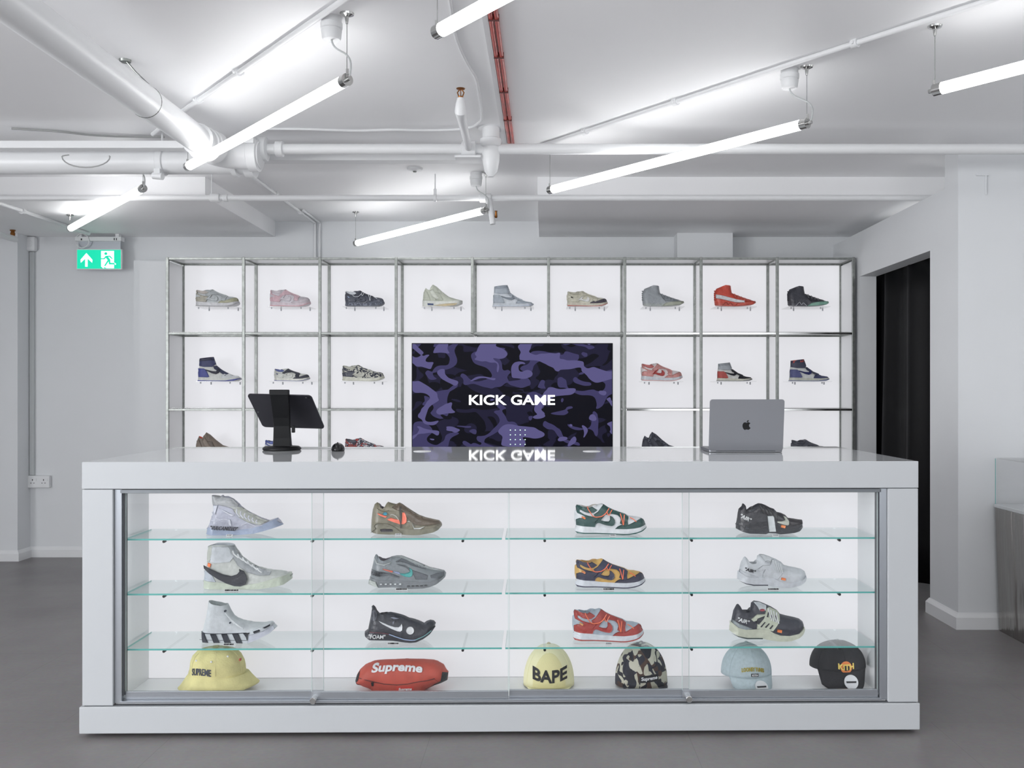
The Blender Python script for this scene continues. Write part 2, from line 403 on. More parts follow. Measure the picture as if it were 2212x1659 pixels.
# thin sprinkler main to the right
t = empty('ceiling_pipe', (0.0, 4.42, 2.332), 0, 'long thin white pipe running sideways to the right edge behind the tube lights', 'pipe')
MB().tube([(-1.40, 0, 0), (4.55, 0, 0)], .0245, 24).build('pipe_run', M_pipe, t, smooth=True)
mb = MB(); ring(mb, (-1.33, 0, 0), (1, 0, 0), .04, .055, .07); ring(mb, (-1.24, 0, 0), (1, 0, 0), .026, .036, .04); mb.build('reducer', M_pipe, t, smooth=True)
mb = MB(); ring(mb, (-.357, 0, 0), (1, 0, 0), .026, .036, .07); mb.box(-.42, -.30, -.03, .03, -.045, -.036); mb.build('tee', M_pipe, t, smooth=True)
t = empty('pipe_fitting', (-0.254, 4.42, 2.437), 0, 'round white ceiling fitting with a funnel bottom where the pipes meet', 'pipe fitting')
MB().lathe([(.0, -.008), (.062, -.006), (.066, 0)], (0, .02, 0), 28).build('ceiling_plate', M_pipe, t, smooth=True)
MB().lathe([(.012, -.235), (.03, -.21), (.04, -.16), (.042, -.10), (.05, -.095), (.05, -.06), (.04, -.055), (.04, -.004)], (0, 0, 0), 28).build('housing', M_pipe, t, smooth=True)
t = empty('sprinkler', (-0.357, 4.40, 2.332), 0, 'upright sprinkler on a white stub arm with a brass head, left of the red pipes', 'sprinkler')
MB().tube([(0, 0, 0), (.012, -.35, -.02), (.02, -.60, -.03), (.021, -.64, -.02), (.022, -.65, .005), (.022, -.65, .03)], [.017, .017, .019, .024, .02, .014], 18).build('arm', M_pipe, t, smooth=True)
mb = MB(); c = Vector((.022, -.65, .03))
mb.lathe([(.009, 0), (.011, .006), (.006, .009)], c, 14)
mb.tube([c + Vector((-.008, 0, .008)), c + Vector((-.013, 0, .022)), c + Vector((-.004, 0, .034))], .0025, 8)
mb.tube([c + Vector((.008, 0, .008)), c + Vector((.013, 0, .022)), c + Vector((.004, 0, .034))], .0025, 8)
mb.tube([c + Vector((0, 0, .008)), c + Vector((0, 0, .034))], .0018, 8)
mb.lathe([(.004, .033), (.016, .035), (.018, .038), (.005, .04)], c, 16); mb.build('sprinkler_head', M_brass, t, smooth=True)
# far pipe in front of the downstand
t = empty('ceiling_pipe', (0.0, 5.38, 2.30), 0, 'far thin white pipe crossing the whole room close to the back wall', 'pipe')
MB().tube([(-5.35, 0, 0), (3.2, 0, 0)], .017, 20).build('pipe_run', M_pipe, t, smooth=True)
mb = MB(); x = (465 - U0) * 5.38 / F; ring(mb, (x, 0, 0), (1, 0, 0), .018, .026, .06); ring(mb, (x + .06, 0, 0), (1, 0, 0), .018, .022, .03); mb.tube([(x - .02, 0, 0), (x - .02, 0, .136)], .004, 8); mb.build('coupling', M_pipe, t, smooth=True)
mb = MB(); x = (940 - U0) * 5.38 / F; ring(mb, (x, 0, 0), (1, 0, 0), .018, .022, .02); mb.box(x - .008, x + .008, -.008, .008, .015, .05); mb.tube([(x, 0, .04), (x, 0, .136)], .004, 8); mb.build('hanger', M_pipe, t, smooth=True)
mb = MB(); x = -.34; ring(mb, (x, 0, 0), (1, 0, 0), .018, .026, .07); mb.tube([(x + .01, 0, 0), (x + .03, -.05, -.05), (x + .045, -.06, -.16)], [.02, .017, .015], 16); mb.build('drop', M_pipe, t, smooth=True)
mb = MB(); mb.lathe([(.004, -.125), (.008, -.12), (.006, -.09), (.009, -.085)], (x + .063, -.06, 0), 14); mb.build('sprinkler_head', M_brass, t, smooth=True)
# pipe at far left
t = empty('ceiling_pipe', (-3.70, 6.60, 2.262), 0, 'short white pipe with a brass sprinkler at the far left edge', 'pipe')
MB().tube([(.03, -1.6, 0), (.005, .0, 0)], .022, 18).build('pipe_run', M_pipe, t, smooth=True)
mb = MB(); mb.lathe([(.014, .0), (.014, .02), (.016, .035), (.012, .05), (.018, .055), (.018, .06)], (.0, -.02, 0), 16); mb.build('sprinkler_head', M_brass, t, smooth=True)
# box trunking
for (x0, x1, y, z0, z1, dp, lab) in ((-1.50, -.30, 4.60, 2.324, 2.358, .075, 'white box trunking running sideways between the elbow and the funnel fitting'),
                                     (-5.35, -1.66, 4.345, 2.318, 2.352, .06, 'slim white box trunking above the thick left-hand pipe')):
    tag(box('cable_trunking', M_pipe, x0, x1, y, y + dp, z0, z1, bevel=.002), lab, 'trunking')
# conduits
def conduit(pts, r, label, clips=(), m=M_pipe):
    o = Vector(pts[0]); t = empty('conduit', o, 0, label, 'conduit')
    P = [Vector(p) - o for p in pts]
    MB().tube(P, r, 12).build('conduit_run', m, t, smooth=True)
    for (i, q) in clips:
        a, b = P[i], P[i + 1]; c = a.lerp(b, q); d = (b - a).normalized(); s = d.cross(Vector((0, 0, 1))).normalized() if abs(d.z) < .9 else Vector((1, 0, 0))
        k = MB(); k.tube([c - d * .012, c + d * .012], r * 1.6, 12); k.tube([c - s * .022, c + s * .022], .006, 8); k.build('saddle', m, t, smooth=True)
    return t
zc_ = ZCEIL - .012
conduit([CP(725, 12, zc_) + Vector((.40, -.49, 0)), CP(725, 12, zc_), CP(390, 243, zc_), CP(330, 290, zc_)], .010, 'thin white conduit running from the top rose to the thick pipe elbow', ((1, .55), (1, .85)))
conduit([CP(2140, 0, zc_) + Vector((1.56, -1.92, 0)), CP(2140, 0, zc_), CP(1740, 128, zc_), CP(1200, 305, zc_), CP(1170, 314, zc_)], .010, 'thin white conduit crossing the right side of the ceiling', ((1, .7), (2, .45), (2, .85)))
conduit([(-1.67, 4.85, zc_), (-1.67, YB - .012, zc_), (-1.67, YB - .012, 2.13)], .011, 'thin white conduit running back to the wall and down it, left of centre', ((0, .1), (0, .5), (0, .8)))
conduit([(-1.635, 6.4, zc_), (-1.635, YB - .012, zc_), (-1.635, YB - .012, 2.13)], .008, 'thinner white conduit beside the one that drops down the back wall')
conduit([(-3.22, 5.47, ZBOX - .012), (-3.21, 6.66, ZBOX - .012)], .012, 'thin white conduit running back to the exit sign', ((0, .3), (0, .8)))
# loose ceiling cable
def cable(pts, r, label, z, m=M_pipe, drop=.006):
    P = [CP(u, v, z) for u, v in pts]; o = P[0]; Q = []
    for i in range(len(P) - 1):
        for k in range(6): Q.append(P[i].lerp(P[i + 1], k / 6) - o)
    Q.append(P[-1] - o)
    for i in range(2, len(Q) - 2): Q[i] = (Q[i - 1] + Q[i] + Q[i + 1] + Q[i - 2] + Q[i + 2]) / 5
    return tag(MB().tube(Q, r, 8).build('ceiling_cable', m, None, loc=o, smooth=True), label, 'cable')
cable([(930, -500), (955, -180), (970, 0), (985, 90), (1010, 140), (1030, 170), (1035, 205), (1042, 245), (1040, 262), (1020, 276), (980, 281), (900, 282), (850, 280), (760, 283), (670, 279), (600, 278), (545, 279)], .006, 'white painted cable clipped along the ceiling left of the red pipes', ZCEIL - .006)
cable([(25, 278), (48, 279), (130, 284), (195, 292), (260, 295), (355, 296)], .005, 'thin grey cable sagging along the ceiling at the far left', ZCEIL - .006, mat('cable_grey', '#9fa09f', .5))
P = [Vector((-2.1 + .11 * math.cos(a), 4.33, 2.275 - .05 * math.sin(a) * (1 if math.sin(a) > 0 else .2))) for a in [k * PI / 12 for k in range(-1, 16)]]
o = P[0]; tag(MB().tube([p - o for p in P], .003, 8).build('cable_loop', mat('cable_grey', '#9fa09f'), None, loc=o, smooth=True), 'loop of thin grey cable hanging below the left box trunking', 'cable')
# batten and red pipes
tag(box('ceiling_batten', M_pipe, -.207, -.188, 1.2, 4.72, ZCEIL - .012, ZCEIL - .001), 'narrow white batten running in depth beside the red pipes', 'batten')
M_cu = mat('red_copper', '#b4463c', .35, metal=0.1, noise=.25, nscale=14)
for i, x in enumerate((-.1785, -.1600)):
    t = empty('copper_pipe', (x, 1.2, ZCEIL - .012), 0, ('red-brown ceiling pipe lying against the white batten', 'red-brown ceiling pipe on the outer side of the pair')[i], 'pipe', 'pair of red ceiling pipes')
    MB().tube([(0, 0, 0), (0, 3.52, 0)], .0078, 14).build('pipe_run', M_cu, t, smooth=True)
    for y in (1.1, 1.9, 2.25, 2.65, 3.05): MB().box(-.009, .009, y, y + .008, -.010, .011).build('pipe_clip', mat('dark_clip', '#5a2a26'), t)
# small ceiling rose
t = empty('smoke_detector', CP(896, 363, ZCEIL), 0, 'small white detector base on the ceiling near the middle', 'detector')
MB().lathe([(.02, -.018), (.04, -.012), (.045, 0)], (0, 0, 0), 20).build('detector_base', M_white, t, smooth=True)
MB().lathe([(.008, -.024), (.012, -.018)], (0, 0, 0), 12).build('sensor', M_steel, t, smooth=True)
# pipe stub on the pier
MB_ = MB(); MB_.tube([(0, 0, 0), (0, 0, -.10)], .004, 8); MB_.box(-.05, .012, -.006, .004, -.004, .004)
single(MB_, 'wall_bracket', M_wall, (0, 0, 0), 'small white painted bracket high on the right-hand wall', 'bracket').location = PX(2130, 378, 4.785)

# ---------------------------------------------------------------- exit sign, junction box, trunking and socket on the back wall
t = empty('exit_sign', (-3.18, 6.76, 2.07), 0, 'lit green running-man exit sign with an up arrow below the ceiling', 'exit sign')
SW, SH = .322, .146
box('sign_body', M_white, -SW / 2, SW / 2, -.012, .012, 0, SH, t, .002)
MG = emit('exit_green', '#00c49a', 0.85); MWH = emit('exit_white', '#f6fffb', 0.95)
f_ = lambda X, Y: ((X - 1063) / 1500 * SW, SH / 2 - (Y - 973) / 730 * SH)      # sign photo coordinates -> local
def flat(name, polys, m, y, parent, th=.001):
    mb = MB()
    for p in polys: mb.prism([f_(*q) for q in p], y, y - th)
    return mb.build(name, m, parent)
box('sign_face', MG, -SW / 2 + .006, SW / 2 - .006, -.0135, -.012, .006, SH - .006, t)
f_ = lambda X, Y: ((X - 1063) / 1500 * SW, SH / 2 - (Y - 980) / 730 * SH * 1.0)
flat('arrow', [[(650, 760), (850, 1000), (840, 1105), (690, 960), (690, 1245), (610, 1245), (610, 960), (465, 1105), (455, 1000)]], MWH, -.0135, t)
flat('doorway', [[(1140, 685), (1565, 685), (1565, 1300), (1200, 1300), (1140, 1240)]], MWH, -.0135, t)
circ = [(1295 + 50 * math.cos(a), 780 + 50 * math.sin(a)) for a in [k * PI / 10 for k in range(20)]]
flat('runner', [circ, [(1290, 860), (1430, 850), (1525, 955), (1500, 975), (1400, 885), (1380, 900), (1445, 1000), (1445, 1110), (1400, 1160), (1385, 1040), (1330, 980), (1300, 930), (1245, 985), (1140, 980), (1140, 945), (1230, 945)],
                [(1370, 990), (1400, 1040), (1280, 1230), (1235, 1215)], [(1395, 1100), (1580, 1115), (1600, 1165), (1400, 1165)], [(1240, 1250), (1320, 1300), (1240, 1300)]], MG, -.0145, t, .0006)
flat('foot', [[(1580, 1100), (1640, 1150), (1610, 1180), (1580, 1165)]], MWH, -.0135, t)
box('mounting_rail', M_white, -.165, .165, -.03, .03, SH + .055, SH + .085, t, .003)
box('mounting_plate', M_alu, -.15, .15, -.004, .004, SH, SH + .056, t)
MB().tube([(-.11 + .05 * math.cos(a), -.035, SH + .055 + .05 * math.sin(a)) for a in [k * PI / 10 for k in range(-9, 9)]], .003, 8).build('power_cord', M_white, t, smooth=True)
MB().box(.115, .12, -.032, -.03, SH + .06, SH + .075).box(.13, .135, -.032, -.03, SH + .06, SH + .075).box(-.12, -.112, -.032, -.03, SH + .06, SH + .072).build('screw', M_black, t)
box('hanger', M_white, -.145, -.12, -.02, .02, SH + .085, ZBOX - 2.07, t); box('hanger', M_white, .12, .145, -.02, .02, SH + .085, ZBOX - 2.07, t)

t = empty('junction_box', (-3.724, YB, 2.215), 0, 'white rounded junction box high on the back wall at the left', 'junction box')
box('box_body', M_white, -.043, .043, -.05, 0, 0, .105, t, .014)
MB().lathe([(.026, -.052), (.027, -.05)], (0, 0, .052), 20, 'y').build('lid', M_white, t, smooth=True)
tag(box('cable_trunking', mat('trunking_grey', '#c4c7c8', .45), -3.735, -3.703, YB - .022, YB, .595, 2.213, bevel=.002), 'narrow grey vertical trunking from the junction box down to the wall socket', 'trunking')
t = empty('wall_socket', (-3.665, YB, .505), 0, 'white double wall socket at the lower left of the back wall', 'socket')
box('face_plate', M_white, -.080, .080, -.035, 0, 0, .088, t, .005)
for cx in (-.04, .04):
    mb = MB(); mb.box(cx - .003, cx + .003, -.0358, -.034, .052, .062)
    for s in (-1, 1): mb.box(cx + s * .011 - .004, cx + s * .011 + .004, -.0358, -.034, .032, .036)
    mb.build('pin_holes', M_black, t)
    box('rocker_switch', M_white, cx + .018, cx + .028, -.038, -.034, .05, .068, t)

# ---------------------------------------------------------------- lit display shelving on the back wall
YS, YSB = 6.33, 6.60
X0s, PIT = (362 - U0) * YS / F, (1843.5 - 362) / 9 * YS / F
XC = [X0s + PIT * i for i in range(10)]
ZR = [2.088, 1.5885, 1.0793, 0.571, 0.045]
R = .0095
t = empty('display_shelving', (X0s, YS, 0), 0, 'tall steel-framed grid of lit white display cells behind the counter', 'shelving')
ox, oy = X0s, YS
def bx(name, m, x0, x1, y0, y1, z0, z1, bev=0): return box(name, m, x0 - ox, x1 - ox, y0 - oy, y1 - oy, z0, z1, t, bev)
for i, x in enumerate(XC):
    mid = i in (4, 5)
    bx('post', M_steel, x - R, x + R, YS - R, YS + R, (ZR[1] if mid else 0), ZR[0] + R, .002)
    bx('post', M_steel, x - R, x + R, YSB - R, YSB + R, (ZR[1] if mid else 0), ZR[0] + R, .002)
for k, z in enumerate(ZR):
    segs = [(0, 9)] if k < 2 else [(0, 3), (6, 9)]
    for a, b in segs:
        for y in (YS, YSB):
            for i in range(a, b):
                bx('rail', M_chrome if (y == YS and k in (1, 2) and i > 5) else M_steel, XC[i] + R, XC[i + 1] - R, y - R * .8, y + R * .8, z - R * .75, z + R * .75, .0015)
for k, z in enumerate(ZR[:3]):
    for i, x in enumerate(XC):
        if k == 2 and i in (4, 5): continue
        bx('strut', M_steel, x - R * .7, x + R * .7, YS + R, YSB - R, z - R * .7, z + R * .7)
# light panels, one behind each cell column
for i in range(9):
    bx('light_panel', M_panel, XC[i] + .001, XC[i + 1] - .001, YSB + .012, YSB + .03, .02, ZR[0] - .01)
bx('backing', M_trim, XC[0] - .02, XC[9] + .01, YSB + .031, YSB + .06, .0, ZR[0] + .012)
bx('top_board', M_trim, XC[0], XC[9], YS + .012, YSB - .012, ZR[0] + .003, ZR[0] + .011)
for i in (0, 9): bx('side_panel', M_trim, XC[i] - .002, XC[i] + .002, YS + .012, YSB - .012, .05, ZR[0] - .015)
for i in range(1, 9):
    for k in (0, 1, 2):
        if k > 0 and i in (4, 5): continue
        bx('partition', M_acryl, XC[i] - .002, XC[i] + .002, YS + .012, YSB - .012, ZR[k + 1] + .012, ZR[k] - .012)
for k in (1, 2):
    for a, b in ([(0, 9)] if k == 1 else [(0, 3), (6, 9)]):
        bx('shelf', M_acryl, XC[a] + .012, XC[b] - .012, YS + .012, YSB - .012, ZR[k] + .008, ZR[k] + .012)
sbox('trim_5', M_wall, -2.845, XC[0] - .03, 6.64, YB, 0, 2.115)

# ---------------------------------------------------------------- wall screen
x0, x1 = (889 - U0) * 6.42 / F, (1324 - U0) * 6.42 / F; zt = ZC - (741 - V0) * 6.42 / F; W_ = x1 - x0; H_ = W_ * 9 / 16
t = empty('wall_screen', ((x0 + x1) / 2, 6.42, zt - H_), 0, 'wide wall screen showing a dark purple camouflage picture with white lettering', 'screen')
box('screen_body', M_black, -W_ / 2, W_ / 2, .002, .05, 0, H_, t, .003)
M_scr = camo_mat('screen_picture', ['#0b0b16', '#201e36', '#0d0c16', '#413d66', '#5f5a8a'], 4.6, .45, .85, (1.0, 1, 1.5), 1.5, [0.50, 0.55, 0.56, 0.61])
box('screen_face', M_scr, -W_ / 2 + .006, W_ / 2 - .006, 0, .002, .006, H_ - .006, t)
M_wt = emit('screen_white', '#ffffff', 0.95)
vs, fs = text_tris('KICK GAME', .022, 0, 1.25)
tw, th_ = (1199 - 1013) * 6.42 / F, 22 * 6.42 / F; zc2 = zt - H_
zc_t = ZC - (864 - V0) * 6.42 / F - zc2; xc_t = (1106 - U0) * 6.42 / F - (x0 + x1) / 2
slab_from_tris(vs, fs, lambda x, z: (xc_t + x * tw, -.0012, zc_t + z * th_), lambda x, z: (xc_t + x * tw, 0, zc_t + z * th_)).build('lettering', M_wt, t, fix=False)
mb = MB()
for i in range(4):
    for j in range(4):
        cx = xc_t + ((1097 + i * 10.6 + 2.5 - 1106) + 3) * 6.42 / F; cz = ZC - (929 + j * 10.3 - V0) * 6.42 / F - zc2; s = .0045
        MB().prism([(cx - s, cz), (cx, cz - s), (cx + s, cz), (cx, cz + s)], -.001, 0).build('dot', emit('screen_green', '#d8ffe6', .9), t)
for s in (-1, 1): box('wall_mount', M_black, s * .25 - .03, s * .25 + .03, .05, .19, H_ / 2 - .15, H_ / 2 + .15, t)

# ---------------------------------------------------------------- doorway curtain
t = empty('curtain', (2.165, 5.14, .06), 0, 'black floor-length curtain hanging in the doorway on the right', 'curtain')
mb = MB(); n, k = 150, 2; vs = []; fs = []
for j in range(9):
    z = j / 8 * 1.95
    for i in range(n):
        y = -.12 + i / (n - 1) * 1.42
        xx = .045 * math.sin(y * 17 + .8) + .020 * math.sin(y * 29 + .3 + z * .3) + .006 * math.sin(z * 3 + y * 9)
        vs.append((.075 + xx * (1 - .35 * z / 1.95), y, z))
fs = [(j * n + i, j * n + i + 1, (j + 1) * n + i + 1, (j + 1) * n + i) for j in range(8) for i in range(n - 1)]
c = mb.add(vs, fs).build('fabric', mat('black_velvet', '#08080b', .55, bump=.1, bscale=200, spec=.22), t, smooth='all')
md = c.modifiers.new('thick', 'SOLIDIFY'); md.thickness = .004
MB().tube([(.075, -.14, 1.955), (.075, 1.32, 1.955)], .012, 12).build('rail', M_steel, t, smooth=True)

# ---------------------------------------------------------------- steel plinth with a clear case at the right edge
def wavy_steel():
    m = bpy.data.materials.new('brushed_steel_sheet'); m.use_nodes = True; nt = m.node_tree; b = nt.nodes['Principled BSDF']
    b.inputs['Metallic'].default_value = 1; b.inputs['Roughness'].default_value = .22; b.inputs['Base Color'].default_value = lin('#a09d9a')
    tc = nt.nodes.new('ShaderNodeTexCoord'); mp = nt.nodes.new('ShaderNodeMapping'); mp.inputs['Scale'].default_value = (6, 6, .8)
    n = nt.nodes.new('ShaderNodeTexNoise'); n.inputs['Scale'].default_value = 2; bp = nt.nodes.new('ShaderNodeBump'); bp.inputs['Strength'].default_value = .5; bp.inputs['Distance'].default_value = .05
    nt.links.new(tc.outputs['Object'], mp.inputs[0]); nt.links.new(mp.outputs[0], n.inputs['Vector']); nt.links.new(n.outputs['Fac'], bp.inputs['Height']); nt.links.new(bp.outputs[0], b.inputs['Normal'])
    return m
t = empty('plinth', (2.262, 3.95, 0), 0, 'brushed steel plinth with a white top standing at the right edge', 'plinth')
mb = MB(); mb.add([(.015, 0, 0), (.60, 0, 0), (.60, .80, 0), (.015, .80, 0), (0, 0, .618), (.60, 0, .618), (.60, .815, .618), (0, .815, .618)], [(0, 3, 2, 1), (4, 5, 6, 7), (0, 1, 5, 4), (1, 2, 6, 5), (2, 3, 7, 6), (3, 0, 4, 7)])
mb.build('body', wavy_steel(), t, bevel=.002)
box('top', M_gloss, -.004, .604, -.004, .819, .6185, .636, t, .002)
t = empty('display_cover', (2.262, 3.95, .6362), 0, 'clear box cover standing empty on the steel plinth', 'display cover')
h = .228
MB().box(.0, .004, .0, .81, 0, h).build('side_pane', M_acryl, t)
MB().box(.596, .600, .0, .81, 0, h).build('side_pane', M_acryl, t)
MB().box(.0045, .5955, .0, .004, 0, h).build('front_pane', M_acryl, t); MB().box(.0045, .5955, .806, .81, 0, h).build('back_pane', M_acryl, t)
MB().box(.0, .60, .0, .81, h + .0002, h + .0042).build('top_pane', M_acryl, t)
mb = MB()
for a in ((0, 0), (0, .81), (.6, 0), (.6, .81)): mb.box(a[0] - .001, a[0] + .001, a[1] - .001, a[1] + .001, 0, h)
mb.build('edge_seam', M_edge, t)

# ---------------------------------------------------------------- counter
EPS = 0.0139
CO = Vector((-.1485, 3.30, 0)); cE, sE = math.cos(EPS), math.sin(EPS)
def cw(x, y, z): return Vector((CO.x + x * cE - y * sE, CO.y + x * sE + y * cE, z))
def cl(u, v, d):      # photo pixel on the counter-parallel plane at local depth d -> counter-local point
    a, c = (u - U0) / F, -(v - V0) / F
    tt = (d + (-sE * CO.x + cE * CO.y)) / (-sE * a + cE)
    X, Y = tt * a, tt
    return Vector(((X - CO.x) * cE + (Y - CO.y) * sE, -(X - CO.x) * sE + (Y - CO.y) * cE, ZC + c * tt))
HW, DP = 1.4565, .895
XI = HW - .106
C = empty('shop_counter', CO, EPS, 'long white gloss shop counter with a lit glass-fronted display', 'counter')
def cb(name, m, x0, x1, y0, y1, z0, z1, bev=.0025, p=None): return box(name, m, x0, x1, y0, y1, z0, z1, p or C, bev)
cb('counter_top', M_gloss, -HW, HW, .004, DP, .863, .956, .001)
cb('front_fascia', M_lacq, -HW, HW, 0, .0035, .863, .9555, .001)
cb('led_strip', emit('led_strip', '#ffffff', 9.0), -XI + .05, XI - .05, .056, .066, .852, .858, 0)  # hidden glowing strip added to brighten the display floor and shoes
cb('side_panel', M_lacq, -HW, -XI, .001, DP - .02, .1115, .8605)
cb('side_panel', M_lacq, XI, HW - .0, .001, DP - .02, .1115, .8605)
cb('base_panel', M_lacq, -HW - .008, HW + .004, -.004, DP - .02, .016, .1085)
cb('recessed_plinth', M_black, -HW + .05, HW - .05, .06, DP - .08, 0, .016, 0)
cb('shadow_gap', M_gap, -HW + .006, HW - .006, .006, DP - .03, .1085, .1115, 0)
cb('shadow_gap', M_gap, -HW + .006, HW - .006, .006, DP - .03, .8605, .863, 0)
YI = .295
cb('light_panel', M_panel, -XI + .004, XI - .004, YI, YI + .012, .118, .855, 0)
cb('display_floor', M_trim, -XI + .002, XI - .002, .02, YI, .1115, .1165, 0)
cb('display_lining', M_gloss, -XI + .001, -XI + .006, .03, YI, .1165, .8605, 0)
cb('display_lining', M_gloss, XI - .006, XI - .001, .03, YI, .1165, .8605, 0)
cb('carcass', M_trim, -XI + .002, XI - .002, YI + .013, DP - .03, .1115, .8605, 0)
for s_ in (-1, 1): cb('led_strip', emit('led_strip', '#ffffff', 9.0), s_ * (XI - .022) - .004, s_ * (XI - .022) + .004, .054, .058, .15, .84, 0)  # unseen upright strips added behind the frame to brighten the side linings
# aluminium door frame
cb('frame_upright', M_alu, -XI + .001, -XI + .026, .012, .05, .1165, .860, .001)
cb('frame_upright', M_alu, XI - .026, XI - .001, .012, .05, .1165, .860, .001)
cb('frame_lip', M_gap, -XI + .026, -XI + .030, .02, .05, .14, .848, 0); cb('frame_lip', M_gap, XI - .030, XI - .026, .02, .05, .14, .848, 0)
cb('top_track', mat('dark_aluminium', '#7d8185', .45, metal=.7), -XI + .02, XI - .02, .012, .05, .846, .859, .001)
cb('bottom_track', M_alu, -XI + .02, XI - .02, .008, .052, .1167, .124, .001)
# sliding glass doors with aluminium bottom rails
xL, xR = -XI + .03, XI - .03
def gx(u): return cl(u, 1280, .02).x
doors = [(xL, gx(697), .034), (gx(673), gx(1098), .022), (gx(1100), gx(1490), .034), (gx(1474), xR, .022)]
for i, (a, b, y) in enumerate(doors):
    g = cb('glass_door', M_glass, a, b, y, y + .004, .150, .846, 0)
    cb('door_rail', M_alu, a, b, y - .004, y + .008, .124, .151, .001, g)
    mb = MB()
    for x in (a, b): mb.box(x - .0008, x + .0008, y - .0004, y + .0044, .15, .846)
    mb.build('glass_edge', mat('pale_glass_edge', '#c3d2d0', .3), g)
    if i in (0, 3):
        x = gx(680) if i == 0 else gx(1486); zl = .128
        mb = MB(); mb.lathe([(.0095, -.012), (.0115, -.010), (.0115, .022)], (x, 0, zl), 20, 'y'); mb.build('lock', M_chrome, g, smooth=True)
# glass shelves on clear rods
ZSH = [.6825, .4893, .2953]; YSF = .05
shx = [gx(345), gx(669), gx(998), gx(1177), gx(1498), gx(1821)]
for z in ZSH:
    for (a, b) in ((xL - .012, gx(1083.5)), (gx(1091.5), xR + .012)):
        s = cb('shelf', M_shelfglass, a, b, YSF, YI - .004, z - .006, z, 0)
        mb = MB(); mb.box(a, b, YSF - .0006, YSF, z - .006, z); mb.box(a - .0006 if a > -1 else a, a, YSF, YI - .004, z - .006, z)
        mb.build('polished_edge', M_edge, s)
    for x in shx:
        MB().tube([(x, YSF + .015, z - .0115), (x, YI - .001, z - .0115)], .004, 10).build('shelf_bracket', M_acryl, C, smooth=True)
        MB().tube([(x, YSF + .005, z - .0115), (x, YSF + .02, z - .0115)], .0048, 12).build('bracket_tip', M_black, C, smooth=True)
for u in (912, 1278):
    p = cl(u, 975, 0); D = F * (ZC - .956) / (975 - V0); q = PX(u, 975, D); x = (q.x - CO.x) * cE + (q.y - CO.y) * sE; y = -(q.x - CO.x) * sE + (q.y - CO.y) * cE
    MB().lathe([(.036, .956), (.036, .9575), (.033, .9585)], (x, y, 0), 32).build('cable_grommet', M_white, C, smooth=True)

# ---------------------------------------------------------------- things on the counter top
ZT_ = .9563
def top_at(u, v):
    D = F * (ZC - ZT_) / (v - V0); return PX(u, v, D)
# tablet stand
p = top_at(609, 972); t = empty('tablet_stand', (p.x, p.y, ZT_), .10, 'black counter stand holding a tablet, seen from behind', 'tablet stand')
MB().lathe([(.074, 0), (.0785, .003), (.0785, .008), (.073, .014), (.069, .016), (.0, .0165)], (0, 0, 0), 40).build('base', M_black, t, smooth=True)
prof = [(-.030, .014), (.050, .014), (.032, .10), (.032, .12), (.045, .19)]
mb = MB(); sec = []
for (yc, z, hw, th) in ((.012, .012, .037, .02), (.010, .05, .035, .016), (.004, .10, .033, .014), (-.006, .135, .034, .014), (-.032, .19, .036, .014), (-.054, .235, .038, .014)):
    sec.append([(-hw, yc - th, z), (hw, yc - th, z), (hw, yc + th, z), (-hw, yc + th, z)])
vs = [q for s_ in sec for q in s_]; fs = [(0, 3, 2, 1)] + [(i * 4 + k, i * 4 + (k + 1) % 4, (i + 1) * 4 + (k + 1) % 4, (i + 1) * 4 + k) for i in range(5) for k in range(4)] + [(20, 21, 22, 23)]
mb.add(vs, fs).build('neck', M_black, t, bevel=.003)
box('clamp', M_black, -.040, .038, -.068, -.036, .228, .252, t, .003)
box('clamp_knob', M_black, .040, .052, -.006, .016, .072, .10, t, .002)
# tablet: held by the stand
tb = empty('tablet', (p.x + .004, p.y + .056, ZT_ + .16), 0, 'dark grey tablet leaning in the black stand, its back to the camera', 'tablet')
wv = Vector((.275, -.040, -.006)).normalized(); hv = Vector((-.006, -.16, .141)); hv = (hv - wv * hv.dot(wv)).normalized(); nv = wv.cross(hv)   # nv points to the camera side/down
tb.rotation_euler = Matrix((wv, hv, nv)).transposed().to_euler()
tw_, th2 = .2806, .215
def rrect(w2, h2, r, n=6):
    P = []
    for (cx, cy, a0) in ((w2 - r, h2 - r, 0), (-w2 + r, h2 - r, 90), (-w2 + r, -h2 + r, 180), (w2 - r, -h2 + r, 270)):
        for k in range(n + 1): a = math.radians(a0 + 90 * k / n); P.append((cx + r * math.cos(a), cy + r * math.sin(a)))
    return P
def plate(P, z0, z1): n = len(P); return MB().add([(x, y, z0) for x, y in P] + [(x, y, z1) for x, y in P], [tuple(range(n))[::-1], tuple(range(n, 2 * n))] + [(i, (i + 1) % n, (i + 1) % n + n, i + n) for i in range(n)])
plate(rrect(tw_ / 2, th2 / 2, .016), -.003, .003).build('case', mat('space_grey', '#3a3940', .35, metal=.6), tb, bevel=.0008)
plate(rrect(tw_ / 2 - .004, th2 / 2 - .004, .013), -.0042, -.003).build('screen', M_black, tb)
for k, (a, b_, r_) in enumerate(((.128, .095, .005), (.116, .096, .003), (-.128, -.005, .003))):
    MB().lathe([(r_, .003), (r_, .0042)], (a, b_, 0), 16).build('camera_lens' if k == 0 else 'sensor', M_black if k == 0 else M_steel, tb, smooth=True)
